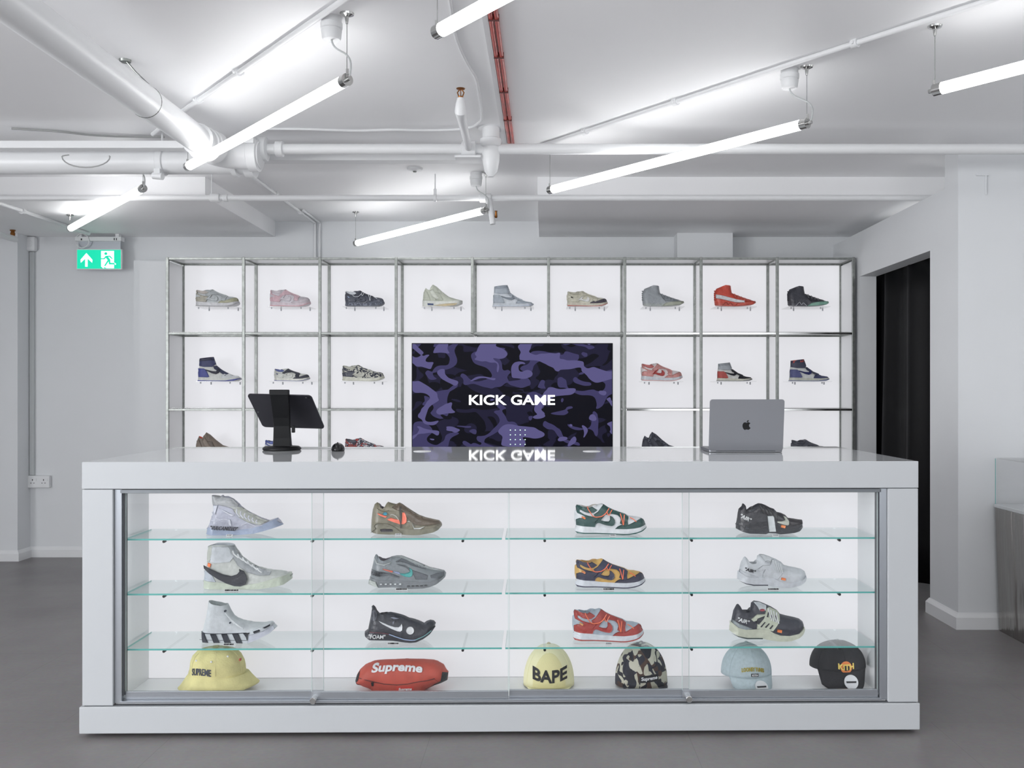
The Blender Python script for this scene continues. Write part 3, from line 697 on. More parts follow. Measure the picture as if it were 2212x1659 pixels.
# mouse
p = top_at(730, 974); t = empty('computer_mouse', (p.x, p.y, ZT_), .1, 'black computer mouse on the counter beside the tablet stand', 'mouse')
vs = []; fs = []; N, K = 12, 20
for j in range(N):
    q = j / (N - 1); h_ = .033 * math.sin(q * PI / 2) ** 1.0; s_ = (1 - (h_ / .0335) ** 2.4) ** .5 if j else .93
    for k in range(K):
        a = 2 * PI * k / K; vs.append((.0275 * s_ * math.cos(a), .045 * s_ * math.sin(a), h_ if j else 0))
fs = [(j * K + k, j * K + (k + 1) % K, (j + 1) * K + (k + 1) % K, (j + 1) * K + k) for j in range(N - 1) for k in range(K)] + [tuple(range(K))[::-1], tuple((N - 1) * K + k for k in range(K))]
MB().add(vs, fs).build('shell', mat('mouse_black', '#101114', .25), t, smooth=True)
MB().tube([(0, -.018, .030), (0, -.008, .034)], .003, 10).build('scroll_wheel', mat('mouse_grey', '#3a3b3e', .4), t, smooth=True)
# thin white cable
P = []
for i in range(30):
    q = i / 29; P.append((q * .55 - .2, .012 * math.sin(q * 9), .003))
p = top_at(700, 968.2); tag(MB().tube(P, .0022, 8).build('charging_cable', M_white, None, loc=(p.x, p.y, ZT_), smooth=True), 'thin white charging cable lying along the back of the counter top', 'cable')
# laptop
p = top_at(1611, 977); t = empty('laptop', (p.x, p.y, ZT_), .0, 'silver-grey laptop standing open with its lid to the camera', 'laptop')
M_sg = mat('laptop_grey', '#8f9095', .38, metal=.75)
lw, lh = .298, .209
bs = plate(rrect(lw / 2, .105, .012), .001, .013); bs.v = [(x, y + .108, z) for x, y, z in bs.v]; bs.build('base', M_sg, t, bevel=.001)
ld = plate(rrect(lw / 2, lh / 2, .011), 0, .005); tl = math.radians(8)
def lidp(x, y, z):   # lid local (x across, y up, z towards camera) -> laptop local
    yy = y + lh / 2; return (x, -z + yy * math.sin(tl) * -1 + .004, .006 + yy * math.cos(tl))
ld.v = [lidp(*q) for q in ld.v]; ld.build('lid', M_sg, t, bevel=.001)
sc_ = plate(rrect(lw / 2 - .006, lh / 2 - .006, .006), -.0006, 0); sc_.v = [lidp(*q) for q in sc_.v]; sc_.build('screen', M_black, t)
kb = MB()
for r_ in range(5):
    for c_ in range(13): kb.box(-.13 + c_ * .02, -.13 + c_ * .02 + .017, .03 + r_ * .019, .03 + r_ * .019 + .016, .013, .0142)
kb.build('keyboard', M_black, t)
MB().tube([(-lw / 2 + .03, .006, .008), (lw / 2 - .03, .006, .008)], .005, 10).build('hinge', M_black, t, smooth=True)
# bitten-fruit emblem on the lid
def P_(X, Y): return ((X - 1050) / 3.607 * p.y / F, -(Y - 1370) / 3.607 * p.y / F)
out = [(1050, 1348), (1062, 1342), (1076, 1348), (1078, 1352), (1070, 1360), (1068, 1372), (1074, 1382), (1081, 1387), (1076, 1396), (1066, 1403), (1050, 1400), (1036, 1404), (1026, 1396), (1019, 1380), (1018, 1362), (1026, 1347), (1038, 1343)]
leaf = [(1050, 1343), (1051, 1334), (1058, 1328), (1066, 1326), (1064, 1336), (1058, 1342)]
em = MB()
for pl in (out, leaf):
    q = [P_(*a) for a in pl]; n = len(q); cz = -.002
    em.add([lidp(x, y + cz, .0052) for x, y in q] + [lidp(x, y + cz, .0046) for x, y in q], [tuple(range(n)), tuple(range(n, 2 * n))[::-1]] + [(i, (i + 1) % n, (i + 1) % n + n, i + n) for i in range(n)])
em.build('emblem', mat('emblem_black', '#0a0a0c', .1), t)

# ---------------------------------------------------------------- sneakers
def interp_poly(pts, step):
    out = []; own = []
    n = len(pts)
    for i in range(n):
        a, b = pts[i], pts[(i + 1) % n]; L = math.hypot(b[0] - a[0], b[1] - a[1]); k = max(1, int(round(L / step)))
        for j in range(k):
            q = j / k; out.append((a[0] + (b[0] - a[0]) * q, a[1] + (b[1] - a[1]) * q)); own.append(i)
    return out, own

def cdt_fill(loop, step, inside=None):
    xs = [p[0] for p in loop]; zs = [p[1] for p in loop]
    P = np.array(loop); extra = []
    nx = int((max(xs) - min(xs)) / step) + 1; nz = int((max(zs) - min(zs)) / (step * .87)) + 1
    for j in range(nz + 1):
        for i in range(nx + 1):
            x = min(xs) + (i + .5 * (j % 2)) * step; z = min(zs) + j * step * .87
            # point in polygon
            c = False; n = len(loop); k = n - 1
            for m_ in range(n):
                if ((P[m_, 1] > z) != (P[k, 1] > z)) and (x < (P[k, 0] - P[m_, 0]) * (z - P[m_, 1]) / (P[k, 1] - P[m_, 1] + 1e-12) + P[m_, 0]): c = not c
                k = m_
            if c and np.min((P[:, 0] - x) ** 2 + (P[:, 1] - z) ** 2) > (step * .45) ** 2: extra.append((x, z))
    n = len(loop); V = [Vector(p) for p in loop] + [Vector(p) for p in extra]
    r = delaunay_2d_cdt(V, [(i, (i + 1) % n) for i in range(n)], [list(range(n))], 1, 1e-7)
    return [(v.x, v.y) for v in r[0]], [tuple(f) for f in r[2]]

class Infl:
    """rounded body grown from a side outline: full width inside, closing to nothing along the rounded edges"""
    def __init__(s, poly, flat, Wf, R):      # poly closed, flat = set of edge indices that stay open (bottom / collar)
        s.poly, s.flat, s.Wf, s.R = poly, flat, Wf, R
        E = [(poly[i], poly[(i + 1) % len(poly)]) for i in range(len(poly)) if i not in flat]
        s.A = np.array([e[0] for e in E]); s.B = np.array([e[1] for e in E])
    def hw(s, x, z):
        p = np.array((x, z)); d = s.B - s.A; L = (d ** 2).sum(1) + 1e-12
        t = np.clip(((p - s.A) * d).sum(1) / L, 0, 1); q = s.A + d * t[:, None]
        dist = math.sqrt(((p - q) ** 2).sum(1).min())
        u = min(dist / s.R, 1.0)
        return s.Wf(x, z) * math.sqrt(max(0.0, 1 - (1 - u) ** 2))
    def mesh(s, step, floor=True):
        loop, own = interp_poly(s.poly, step); vs, fs = cdt_fill(loop, step)
        mb = MB(); H = [s.hw(x, z) for x, z in vs]; n = len(vs)
        V = [(x, -h, z) for (x, z), h in zip(vs, H)] + [(x, h, z) for (x, z), h in zip(vs, H)]
        mb.add(V, fs + [tuple(i + n for i in f)[::-1] for f in fs])
        for i, (a, o_) in enumerate(zip(loop, own)):
            if o_ in s.flat and floor:
                b = loop[(i + 1) % len(loop)]; ha, hb = s.hw(*a), s.hw(*b)
                if s.flat[o_] == 'b': mb.add([(a[0], -ha, a[1]), (a[0], ha, a[1]), (b[0], hb, b[1]), (b[0], -hb, b[1])], [(0, 1, 2, 3)])
        return mb
    def lining(s, step, depth=.022):
        loop, own = interp_poly(s.poly, step); mb = MB()
        for i, (a, o_) in enumerate(zip(loop, own)):
            if s.flat.get(o_) == 'o':
                b = loop[(i + 1) % len(loop)]; R1, R2 = s.hw(*a), s.hw(*b)
                for sg in (-1, 1):
                    mb.add([(a[0], sg * R1, a[1]), (b[0], sg * R2, b[1]), (b[0], sg * R2 * .8, b[1] - depth), (a[0], sg * R1 * .8, a[1] - depth)], [(0, 1, 2, 3)])
                mb.add([(a[0], -R1 * .8, a[1] - depth), (b[0], -R2 * .8, b[1] - depth), (b[0], R2 * .8, b[1] - depth), (a[0], R1 * .8, a[1] - depth)], [(0, 1, 2, 3)])
        return mb

FAB = {}
NM = dict(swoosh='side_tick', lilac='side_tick', window='sole_window', outs='outsole_lug', mud='mudguard', line='stitch_line', film='plastic_fold', dark='lace', disc='round_tag', band='overlay_band', light='overlay_band',
    brown='suede_overlay', blue='sole_line', red='sole_line', teal='sole_line', back='heel_strip', heel='heel_panel', toe='toe_panel', net='mesh_panel', wing='lace_wing', gum='outsole_patch', ankle='ankle_panel', heelair='heel_cushion',
    collar='collar_panel', label='paper_label', patch='heel_patch', slit='cage_slot', logo='tongue_logo', strap='side_strap', tag='side_tag', stripe='sole_stripe', cuff='ankle_cuff')
def fab(col, wrap=0.0, rough=.55):
    k = (col, wrap, rough)
    if k not in FAB: FAB[k] = mat('fabric_%s_%d_%d' % (col.strip('#'), wrap * 10, rough * 100), col, rough, coat=wrap, noise=.10, nscale=60, bump=.25 if not wrap else .1, bscale=140 if not wrap else 45, coatbump=.9 if wrap else 0)
    return FAB[k]

def sneaker(spec, loc, rz, label, group, pal={}, size=None, D=3.45, step=.0045, wrap=None, both=True):
    """spec in photo pixels of its own view; pal overrides colours; size=(length m, height m)"""
    ox_, oy_, sc = spec['view']
    top, solet, bot = spec['up'], spec['sole'][0], spec['sole'][1]
    allp = top + solet + bot
    umin = min(p[0] for p in allp); umax = max(p[0] for p in allp); vmax = max(p[1] for p in bot); vmin = min(p[1] for p in allp)
    kx = kz = D / F / sc
    if size: kx, kz = size[0] / (umax - umin), size[1] / (vmax - vmin)
    T = lambda p: ((p[0] - umin) * kx, (vmax - p[1]) * kz)
    L = (umax - umin) * kx
    def Wf(x, z, k=1.0):
        s_ = min(max(x / L, 0), 1)
        w_ = float(np.interp(s_, [0, .12, .3, .5, .72, .9, 1], [.033, .036, .0345, .036, .045, .043, .036]))
        w2 = float(np.interp(z, [.045, .11], [1.0, .80]))
        return w_ * w2 * k * (L / .28)
    up = [T(p) for p in top]; nt_ = len(up)
    low = [(x, z - .006) for x, z in [T(p) for p in solet]][::-1]
    poly = up + low
    flat = {i: 'b' for i in range(nt_ - 1, len(poly))}
    for (a, b) in spec.get('open', []):
        for i in range(a, b): flat[i] = 'o'
    body = Infl(poly, flat, Wf, spec.get('R', .040))
    st, sb = [T(p) for p in solet], [T(p) for p in bot]
    spoly = st + sb[::-1]
    sflat = {i: 'b' for i in range(len(st) - 1)}; sflat.update({i: 'b' for i in range(len(st), len(spoly) - 1)})
    sole = Infl(spoly, sflat, lambda x, z: Wf(x, 0, 1.05) + .0015, .034)
    root = empty('sneaker', loc, rz, label, 'shoe', group)
    wr = spec.get('wrap', 0.0) if wrap is None else wrap
    def C_(k, d='#cccccc'):
        for q_ in (k, k.split('.')[0]):
            if q_ in pal: return pal[q_]
            if q_ in spec['col']: return spec['col'][q_]
        return d
    def M_(key, rough=.55):
        c = C_(key)
        if isinstance(c, str): return fab(c, wr, rough)
        return c
    body.mesh(step).build('upper', M_('base'), root, smooth='all')
    sole.mesh(step).build('sole', M_('sole', .45), root, smooth=True)
    if spec.get('open'): body.lining(step).build('lining', M_('lining'), root, smooth='all')
    if 'outsole' in spec and C_('outsole', None):
        o_ = [T(p) for p in spec['outsole']]
        osd = Infl(spoly, sflat, lambda x, z: Wf(x, 0, 1.05) + .0015, .034)
        vs, fs = cdt_fill(interp_poly(o_, step)[0], step)
        mb = MB()
        for sg in (-1, 1): mb.add([(x, sg * (osd.hw(x, z) + .0012), z) for x, z in vs], fs)
        zb = min(z for x, z in sb)
        mb.build('outsole', M_('outsole'), root, smooth='all')
    for (key, pts, *opt) in spec.get('panels', []):
        if C_(key, None) is None: continue
        q = [T(p) for p in pts]; loop, _ = interp_poly(q, step)
        try: vs, fs = cdt_fill(loop, step)
        except Exception as e: continue
        lay = opt[0] if opt else 1
        fn = body.hw
        if lay >= 5: fn = lambda x, z: max(body.hw(x, z), sole.hw(x, z)); lay -= 4
        off = (.0016 + .0012 * lay) * (1.0 if not size or step < .007 else 1.7)
        mb = MB()
        for sg in (-1,):
            fr = lambda x, z: (x, sg * (fn(x, z) + off), z)
            bk = lambda x, z: (x, sg * (max(0, fn(x, z) - .001)), z)
            t_ = slab_from_tris(vs, fs, fr, bk); mb.add(t_.v, t_.f)
        nm = NM.get(key.split('.')[0], key.split('.')[0])
        mb.build(nm, M_(key), root, smooth='all', fix=False)
    for (key, pts, r_) in spec.get('cords', []):
        if C_(key, None) is None: continue
        q = [T(p) for p in pts]; P = []
        for i in range(len(q) - 1):
            for k in range(4): P.append((q[i][0] + (q[i + 1][0] - q[i][0]) * k / 4, q[i][1] + (q[i + 1][1] - q[i][1]) * k / 4))
        P.append(q[-1]); 
        for _ in range(1): P = [P[0]] + [((P[i - 1][0] + 2 * P[i][0] + P[i + 1][0]) / 4, (P[i - 1][1] + 2 * P[i][1] + P[i + 1][1]) / 4) for i in range(1, len(P) - 1)] + [P[-1]]
        fn = (lambda x, z: max(body.hw(x, z), sole.hw(x, z)))
        mb = MB()
        for sg in (-1,): mb.tube([(x, sg * (fn(x, z) + r_ * .5 + .0022), z) for x, z in P], r_, 6)
        mb.build(NM.get(key.split('.')[0], key.split('.')[0]), M_(key), root, smooth=True)
    for (txt, key, c0, wd, hg, ang, bold, shear) in spec.get('text', []):
        vs, fs = text_tris(txt, bold, shear); cx, cz = T(c0); a = math.radians(ang); wm, hm = wd * kx, hg * kz
        pos = lambda x, z: (cx + x * wm * math.cos(a) - z * hm * math.sin(a), cz + x * wm * math.sin(a) + z * hm * math.cos(a))
        fn = (lambda x, z: max(body.hw(x, z), sole.hw(x, z)))
        fr = lambda x, z: (pos(x, z)[0], -fn(*pos(x, z)) - .0050, pos(x, z)[1])
        bk = lambda x, z: (pos(x, z)[0], -fn(*pos(x, z)) - .0006, pos(x, z)[1])
        slab_from_tris(vs, fs, fr, bk).build('lettering', fab(C_(key), 0, .5), root, fix=False)
    return root

def ell(cx, cy, rx, ry, n=14): return [(cx + rx * math.cos(2 * PI * k / n), cy + ry * math.sin(2 * PI * k / n)) for k in range(n)]

VD1 = (1180, 1070, 8.508)
DUNK = dict(view=VD1, wrap=.35, col=dict(base='#d6dade', sole='#dfe3e7', heel='#1f4a47', lining='#b9b4ae', lace='#ff7a52', tag='#ff8a4c', outsole='#1f5450', collar='#1f4a47', eyestay='#1f4a47', toe='#1f4a47', swoosh='#17433f', cut='#d6dade', hole='#22302f'),
    up=[(540, 560), (515, 450), (515, 330), (520, 290), (550, 270), (535, 215), (555, 180), (620, 190), (690, 215), (740, 228), (790, 225), (850, 190), (930, 178), (1010, 160), (1040, 170), (1130, 225), (1220, 270), (1320, 305), (1440, 345), (1510, 385), (1620, 395), (1730, 420), (1775, 445), (1800, 490), (1815, 550)],
    open=[(7, 12)],
    sole=([(535, 545), (700, 560), (880, 572), (1000, 590), (1250, 604), (1450, 604), (1600, 592), (1700, 572), (1825, 535)],
          [(520, 655), (560, 685), (700, 692), (900, 692), (1180, 702), (1400, 708), (1500, 705), (1620, 685), (1740, 645), (1835, 590)]),
    outsole=[(525, 655), (700, 672), (900, 674), (1180, 684), (1400, 690), (1520, 684), (1640, 660), (1740, 625), (1832, 578), (1835, 592), (1740, 646), (1620, 686), (1500, 706), (1400, 709), (1180, 703), (900, 693), (700, 693), (560, 686)],
    panels=[('heel', [(540, 440), (600, 410), (660, 408), (720, 420), (700, 380), (640, 350), (560, 320), (545, 270), (540, 215), (560, 185), (610, 250), (605, 295), (680, 340), (770, 370), (850, 385), (960, 395), (1040, 350), (1060, 360), (985, 450), (1010, 460), (940, 490), (900, 520), (880, 572), (700, 560), (545, 550)]),
            ('collar', [(545, 200), (560, 182), (690, 216), (790, 226), (830, 205), (930, 270), (860, 315), (770, 318), (700, 300), (640, 270), (590, 250)]),
            ('eyestay', [(860, 345), (935, 300), (1000, 220), (1045, 172), (1130, 228), (1220, 272), (1320, 308), (1440, 350), (1500, 395), (1475, 460), (1480, 520), (1440, 560), (1380, 530), (1330, 500), (1350, 440), (1340, 400), (1290, 355), (1190, 335), (1110, 345), (1050, 345), (960, 395), (880, 390)]),
            ('swoosh', [(860, 500), (960, 395), (1060, 350), (990, 448), (1060, 468), (1130, 470), (1155, 440), (1155, 370), (1200, 390), (1240, 440), (1245, 490), (1225, 530), (1190, 552), (1120, 545), (1040, 525), (960, 495)], 2),
            ('toe', [(1245, 602), (1290, 560), (1350, 530), (1430, 540), (1500, 520), (1600, 475), (1730, 425), (1775, 448), (1800, 490), (1812, 545), (1700, 575), (1600, 594), (1450, 605)]),
            ('tag', [(645, 375), (712, 402), (700, 430), (640, 398)], 3)],
    cords=[('lace', [(745, 200), (755, 240), (800, 310), (840, 370), (900, 392), (1000, 380), (1070, 330), (1110, 270), (1135, 228)], .0018),
           ('lace.1', [(1100, 300), (1115, 345), (1140, 355), (1165, 300), (1190, 255)], .0016), ('lace.2', [(1335, 320), (1360, 400), (1390, 530)], .0018), ('lace.3', [(1410, 340), (1400, 430), (1395, 520)], .0018),
           ('lace.4', [(1510, 390), (1570, 420), (1625, 468)], .0018)])
VE1 = (1550, 1170, 7.375)
PRESTO = dict(view=VE1, wrap=.35, col=dict(base='#2a2d3a', sole='#c9cdbb', lining='#333844', cage='#c3c9b6', lace='#dde0e2', tag='#ff8a4a', text='#e8eaec', heelclip='#8d979b', slit='#23262f', outsole='#33423f', tongue='#c8ccd0', logo='#a84a55'),
    up=[(205, 1340), (225, 1250), (250, 1130), (300, 1035), (325, 1025), (360, 1060), (378, 1120), (420, 1145), (495, 1140), (520, 1080), (530, 1010), (575, 975), (650, 985), (740, 1020), (850, 1070), (940, 1125), (990, 1185), (1080, 1210), (1200, 1235), (1290, 1260), (1350, 1305), (1370, 1360), (1350, 1420)],
    open=[(5, 9)],
    sole=([(195, 1290), (300, 1370), (420, 1400), (560, 1395), (640, 1390), (780, 1405), (850, 1450), (950, 1485), (1100, 1490), (1250, 1460), (1370, 1385)],
          [(185, 1440), (300, 1500), (440, 1535), (680, 1538), (760, 1560), (950, 1580), (1120, 1570), (1240, 1530), (1320, 1470), (1380, 1390)]),
    outsole=[(195, 1462), (310, 1500), (440, 1524), (680, 1526), (680, 1545), (430, 1545), (300, 1512)],
    panels=[('heelclip', [(215, 1250), (320, 1310), (430, 1350), (520, 1385), (420, 1400), (300, 1370), (200, 1290)]),
            ('cage', [(500, 1240), (600, 1165), (720, 1160), (760, 1080), (800, 1060), (860, 1090), (940, 1130), (965, 1180), (950, 1260), (900, 1340), (840, 1420), (760, 1408), (640, 1392), (585, 1385), (600, 1290), (640, 1240), (540, 1275)]),
            ('slit.1', [(600, 1230), (720, 1185), (700, 1230), (620, 1320), (580, 1300)], 2), ('slit.2', [(640, 1355), (710, 1280), (725, 1285), (665, 1360)], 2), ('slit.3', [(710, 1360), (775, 1300), (790, 1305), (735, 1370)], 2), ('slit.4', [(780, 1380), (830, 1325), (845, 1330), (805, 1388)], 2),
            ('slit.5', [(745, 1200), (770, 1130), (790, 1135), (770, 1210)], 2), ('slit.6', [(800, 1235), (825, 1150), (845, 1165), (820, 1240)], 2), ('slit.7', [(865, 1265), (885, 1180), (905, 1190), (890, 1275)], 2),
            ('tongue', [(560, 985), (650, 990), (760, 1040), (740, 1110), (640, 1110), (610, 1050)]), ('logo', ell(682, 1100, 42, 18), 2),
            ('tag', [(905, 1388), (975, 1402), (968, 1445), (900, 1430)], 2)],
    cords=[('lace.%d' % i, [(760 + i * 42, 1055 + i * 22), (775 + i * 38, 1120 + i * 18), (800 + i * 36, 1190 + i * 22), (815 + i * 36, 1250 + i * 14)], .0022) for i in range(4)],
    text=[('"AIR"', 'text', (375, 1255), 190, 62, -17, .01, .1)])
V3_ = (1550, 1060, 10.055)
PRESTO_B = dict(view=V3_, wrap=.5, col=dict(base='#1d1f28', sole='#20232c', lining='#1d1f28', text='#e6e8ea', label='#cfd4d6', tag='#ff9455', swoosh='#b9bdb2', dark='#16161c', mud='#26242a', film='#3c4048'),
    up=[(400, 700), (420, 600), (435, 480), (455, 390), (520, 330), (535, 275), (570, 280), (615, 330), (630, 410), (680, 400), (760, 330), (820, 295), (880, 270), (960, 280), (1040, 310), (1130, 360), (1220, 390), (1280, 455), (1380, 480), (1460, 520), (1520, 585), (1640, 600), (1750, 620), (1825, 625), (1848, 690), (1835, 760)],
    open=[(8, 10)],
    sole=([(395, 690), (500, 760), (700, 800), (1000, 800), (1250, 810), (1500, 800), (1700, 770), (1840, 730)],
          [(395, 810), (500, 860), (660, 900), (1000, 910), (1060, 885), (1200, 890), (1300, 912), (1500, 890), (1600, 880), (1720, 845), (1840, 760)]),
    panels=[('label', [(1030, 520), (1160, 515), (1205, 850), (1065, 855)], 7), ('tag', [(1320, 705), (1415, 725), (1398, 780), (1308, 758)], 2),
            ('swoosh', [(1240, 630), (1330, 635), (1420, 610), (1390, 530), (1450, 550), (1505, 640), (1490, 700), (1460, 720), (1380, 705), (1240, 660)], 2),
            ('mud', [(1300, 460), (1460, 520), (1520, 585), (1750, 620), (1820, 630), (1800, 700), (1520, 720), (1500, 620), (1400, 520)]),
            ('film.1', [(640, 430), (770, 385), (780, 400), (670, 450)], 2), ('film.2', [(900, 370), (960, 360), (930, 420)], 2), ('film.3', [(570, 720), (640, 800), (560, 790)], 2), ('film.4', [(1300, 800), (1370, 840), (1330, 850)], 2)],
    cords=[('dark.%d' % i, [(860 + i * 85, 285 + i * 38), (900 + i * 80, 380 + i * 30), (960 + i * 70, 470 + i * 20)], .0028) for i in range(5)],
    text=[('"AIR"', 'text', (565, 560), 250, 85, -26, .01, .1)])
V2_ = (770, 1060, 10.055)
AM90 = dict(view=V2_, wrap=.5, col=dict(base='#77725f', sole='#7b7866', lining='#352a35', brown='#5c5041', swoosh='#f0755a', tag='#2d93ad', strap='#26241f', window='#2a2530', line='#56513f', film='#c8cbc8'),
    up=[(320, 780), (325, 640), (340, 500), (355, 400), (395, 285), (450, 245), (500, 270), (530, 340), (590, 372), (630, 330), (660, 260), (685, 235), (760, 260), (860, 285), (930, 250), (1000, 285), (1060, 330), (1180, 410), (1350, 515), (1500, 570), (1650, 605), (1790, 635), (1835, 680), (1850, 730), (1830, 790)],
    open=[(6, 10)],
    sole=([(318, 740), (450, 690), (700, 690), (900, 740), (1020, 790), (1300, 800), (1600, 780), (1840, 720)],
          [(315, 855), (400, 890), (560, 908), (740, 915), (960, 915), (1080, 920), (1260, 925), (1400, 915), (1520, 895), (1680, 865), (1780, 820), (1848, 750)]),
    panels=[('brown', [(780, 340), (860, 290), (930, 255), (1000, 290), (1180, 415), (1350, 520), (1500, 575), (1790, 640), (1820, 690), (1560, 720), (1290, 700), (1120, 560), (1010, 420), (900, 400)]),
            ('swoosh', [(485, 458), (560, 480), (690, 528), (655, 552), (560, 522), (480, 470)], 2), ('swoosh.1', [(700, 588), (770, 555), (850, 580), (950, 600), (985, 700), (850, 655), (700, 602)], 2),
            ('swoosh.2', [(1015, 450), (1055, 445), (1090, 500), (1110, 570), (1108, 650), (1060, 690), (1000, 690), (1010, 600)], 2), ('strap', [(955, 325), (985, 325), (1003, 780), (978, 780)], 3),
            ('tag', ell(650, 470, 46, 32), 3), ('window', [(545, 800), (600, 790), (790, 795), (815, 815), (810, 850), (570, 850)], 6), ('film', [(1230, 660), (1280, 770), (1400, 760), (1510, 735), (1400, 790), (1270, 795)], 2),
            ('film.1', [(1120, 635), (1160, 620), (1200, 645)], 2)],
    cords=[('line', [(340, 880), (460, 780), (410, 740), (480, 665), (700, 680), (840, 740), (940, 820), (1030, 890)], .0010), ('film.c', [(760, 500), (800, 480), (880, 510), (945, 600)], .0011), ('line.2', [(480, 340), (560, 400), (660, 420), (740, 390)], .0016)])
V97 = (770, 1170, 7.373)
AM97 = dict(view=V97, wrap=.5, col=dict(base='#7f868b', sole='#7b8085', lining='#6a6470', band='#565c63', light='#a3a9ab', swoosh='#3ca29f', lilac='#9da8d2', tag='#e2705c', window='#dfe4e6', outs='#4c5054', heelair='#b6bcb8', text='#33363d'),
    up=[(225, 560), (235, 470), (255, 380), (275, 290), (300, 205), (325, 195), (350, 230), (400, 275), (450, 285), (520, 260), (560, 230), (640, 215), (720, 215), (800, 245), (900, 285), (1040, 345), (1150, 395), (1280, 425), (1390, 450), (1420, 490), (1410, 545), (1380, 590)],
    open=[(6, 10)],
    sole=([(215, 545), (400, 580), (700, 590), (1000, 600), (1200, 600), (1405, 530)],
          [(215, 640), (300, 670), (380, 695), (600, 690), (780, 705), (900, 712), (1080, 700), (1180, 680), (1280, 640), (1400, 560)]),
    panels=[('band', [(640, 290), (720, 250), (800, 275), (900, 320), (1130, 405), (1110, 415), (900, 355), (780, 310), (700, 290), (650, 305)]), ('band.1', [(650, 330), (780, 345), (900, 420), (1100, 480), (1150, 500), (1140, 560), (960, 560), (920, 480), (800, 380)]),
            ('band.2', [(250, 420), (420, 450), (560, 470), (700, 520), (690, 545), (540, 500), (380, 520), (240, 500)]), ('light', [(290, 230), (350, 310), (450, 330), (560, 300), (560, 320), (450, 355), (340, 340), (280, 270)]),
            ('light.1', [(600, 225), (720, 218), (800, 248), (1040, 350), (1280, 430), (1380, 455), (1200, 430), (1000, 370), (790, 270), (700, 235)]), ('band.3', [(1190, 500), (1290, 470), (1395, 465), (1400, 520), (1290, 545), (1200, 540)]),
            ('swoosh', [(700, 470), (790, 475), (860, 450), (870, 420), (855, 385), (900, 415), (915, 460), (900, 510), (860, 530), (790, 520), (720, 490)], 2), ('lilac', [(600, 435), (700, 455), (720, 485), (640, 465)], 2), ('tag', [(440, 400), (600, 435), (590, 460), (450, 415)], 2),
            ('heelair', [(215, 580), (330, 600), (370, 690), (300, 670), (215, 640)], 6)] + [('window.%d' % i, ell(415 + i * 75, 635, 20, 12, 10), 6) for i in range(5)] + [('outs.%d' % i, ell(850 + i * 68, 668 - i * 4, 26, 11, 8), 6) for i in range(5)],
    cords=[], text=[('"AIR"', 'text', (350, 480), 170, 62, -8, .0, .1)])
FLY = dict(view=V97, wrap=.5, col=dict(base='#292c37', sole='#252833', lining='#1f222b', swoosh='#e4e6ea', disc='#dcdee0', text='#eceef0', blue='#a9bce0', red='#7d4450', teal='#7fb8bb', patch='#3a3e4b', film='#8b90a0'),
    up=[(180, 1420), (205, 1300), (230, 1180), (245, 1070), (240, 1035), (270, 1015), (300, 1040), (330, 1100), (370, 1145), (415, 1150), (440, 1150), (500, 1130), (540, 1125), (600, 1135), (700, 1160), (760, 1180), (830, 1215), (930, 1240), (1000, 1265), (1070, 1300), (1110, 1270), (1170, 1250), (1230, 1265), (1258, 1300), (1240, 1350), (1220, 1400)],
    open=[(8, 11)],
    sole=([(175, 1400), (300, 1410), (500, 1420), (620, 1450), (760, 1500), (900, 1515), (1040, 1480), (1230, 1350)],
          [(135, 1430), (160, 1490), (230, 1535), (400, 1540), (600, 1545), (750, 1565), (870, 1572), (970, 1560), (1080, 1510), (1180, 1440), (1255, 1350)]),
    panels=[('swoosh', [(370, 1240), (440, 1265), (540, 1305), (620, 1330), (690, 1330), (715, 1310), (735, 1280), (750, 1330), (745, 1380), (715, 1400), (670, 1395), (560, 1350), (440, 1290)], 2), ('disc', ell(872, 1380, 62, 58, 20), 3),
            ('patch', [(255, 1080), (300, 1060), (340, 1150), (330, 1240), (240, 1250)], 1), ('film.1', [(550, 1190), (600, 1185), (690, 1210), (610, 1215)], 2), ('film.2', [(590, 1250), (620, 1240), (600, 1300)], 3)],
    cords=[('red', [(230, 1412), (400, 1415), (540, 1440)], .0012), ('blue', [(540, 1440), (660, 1485), (780, 1520), (900, 1528), (960, 1520)], .0016), ('teal', [(960, 1520), (1080, 1470), (1200, 1390)], .0013)],
    text=[('"FOAM"', 'text', (352, 1478), 265, 62, -1, .01, .05)])
V1_ = (400, 1050, 8.508)
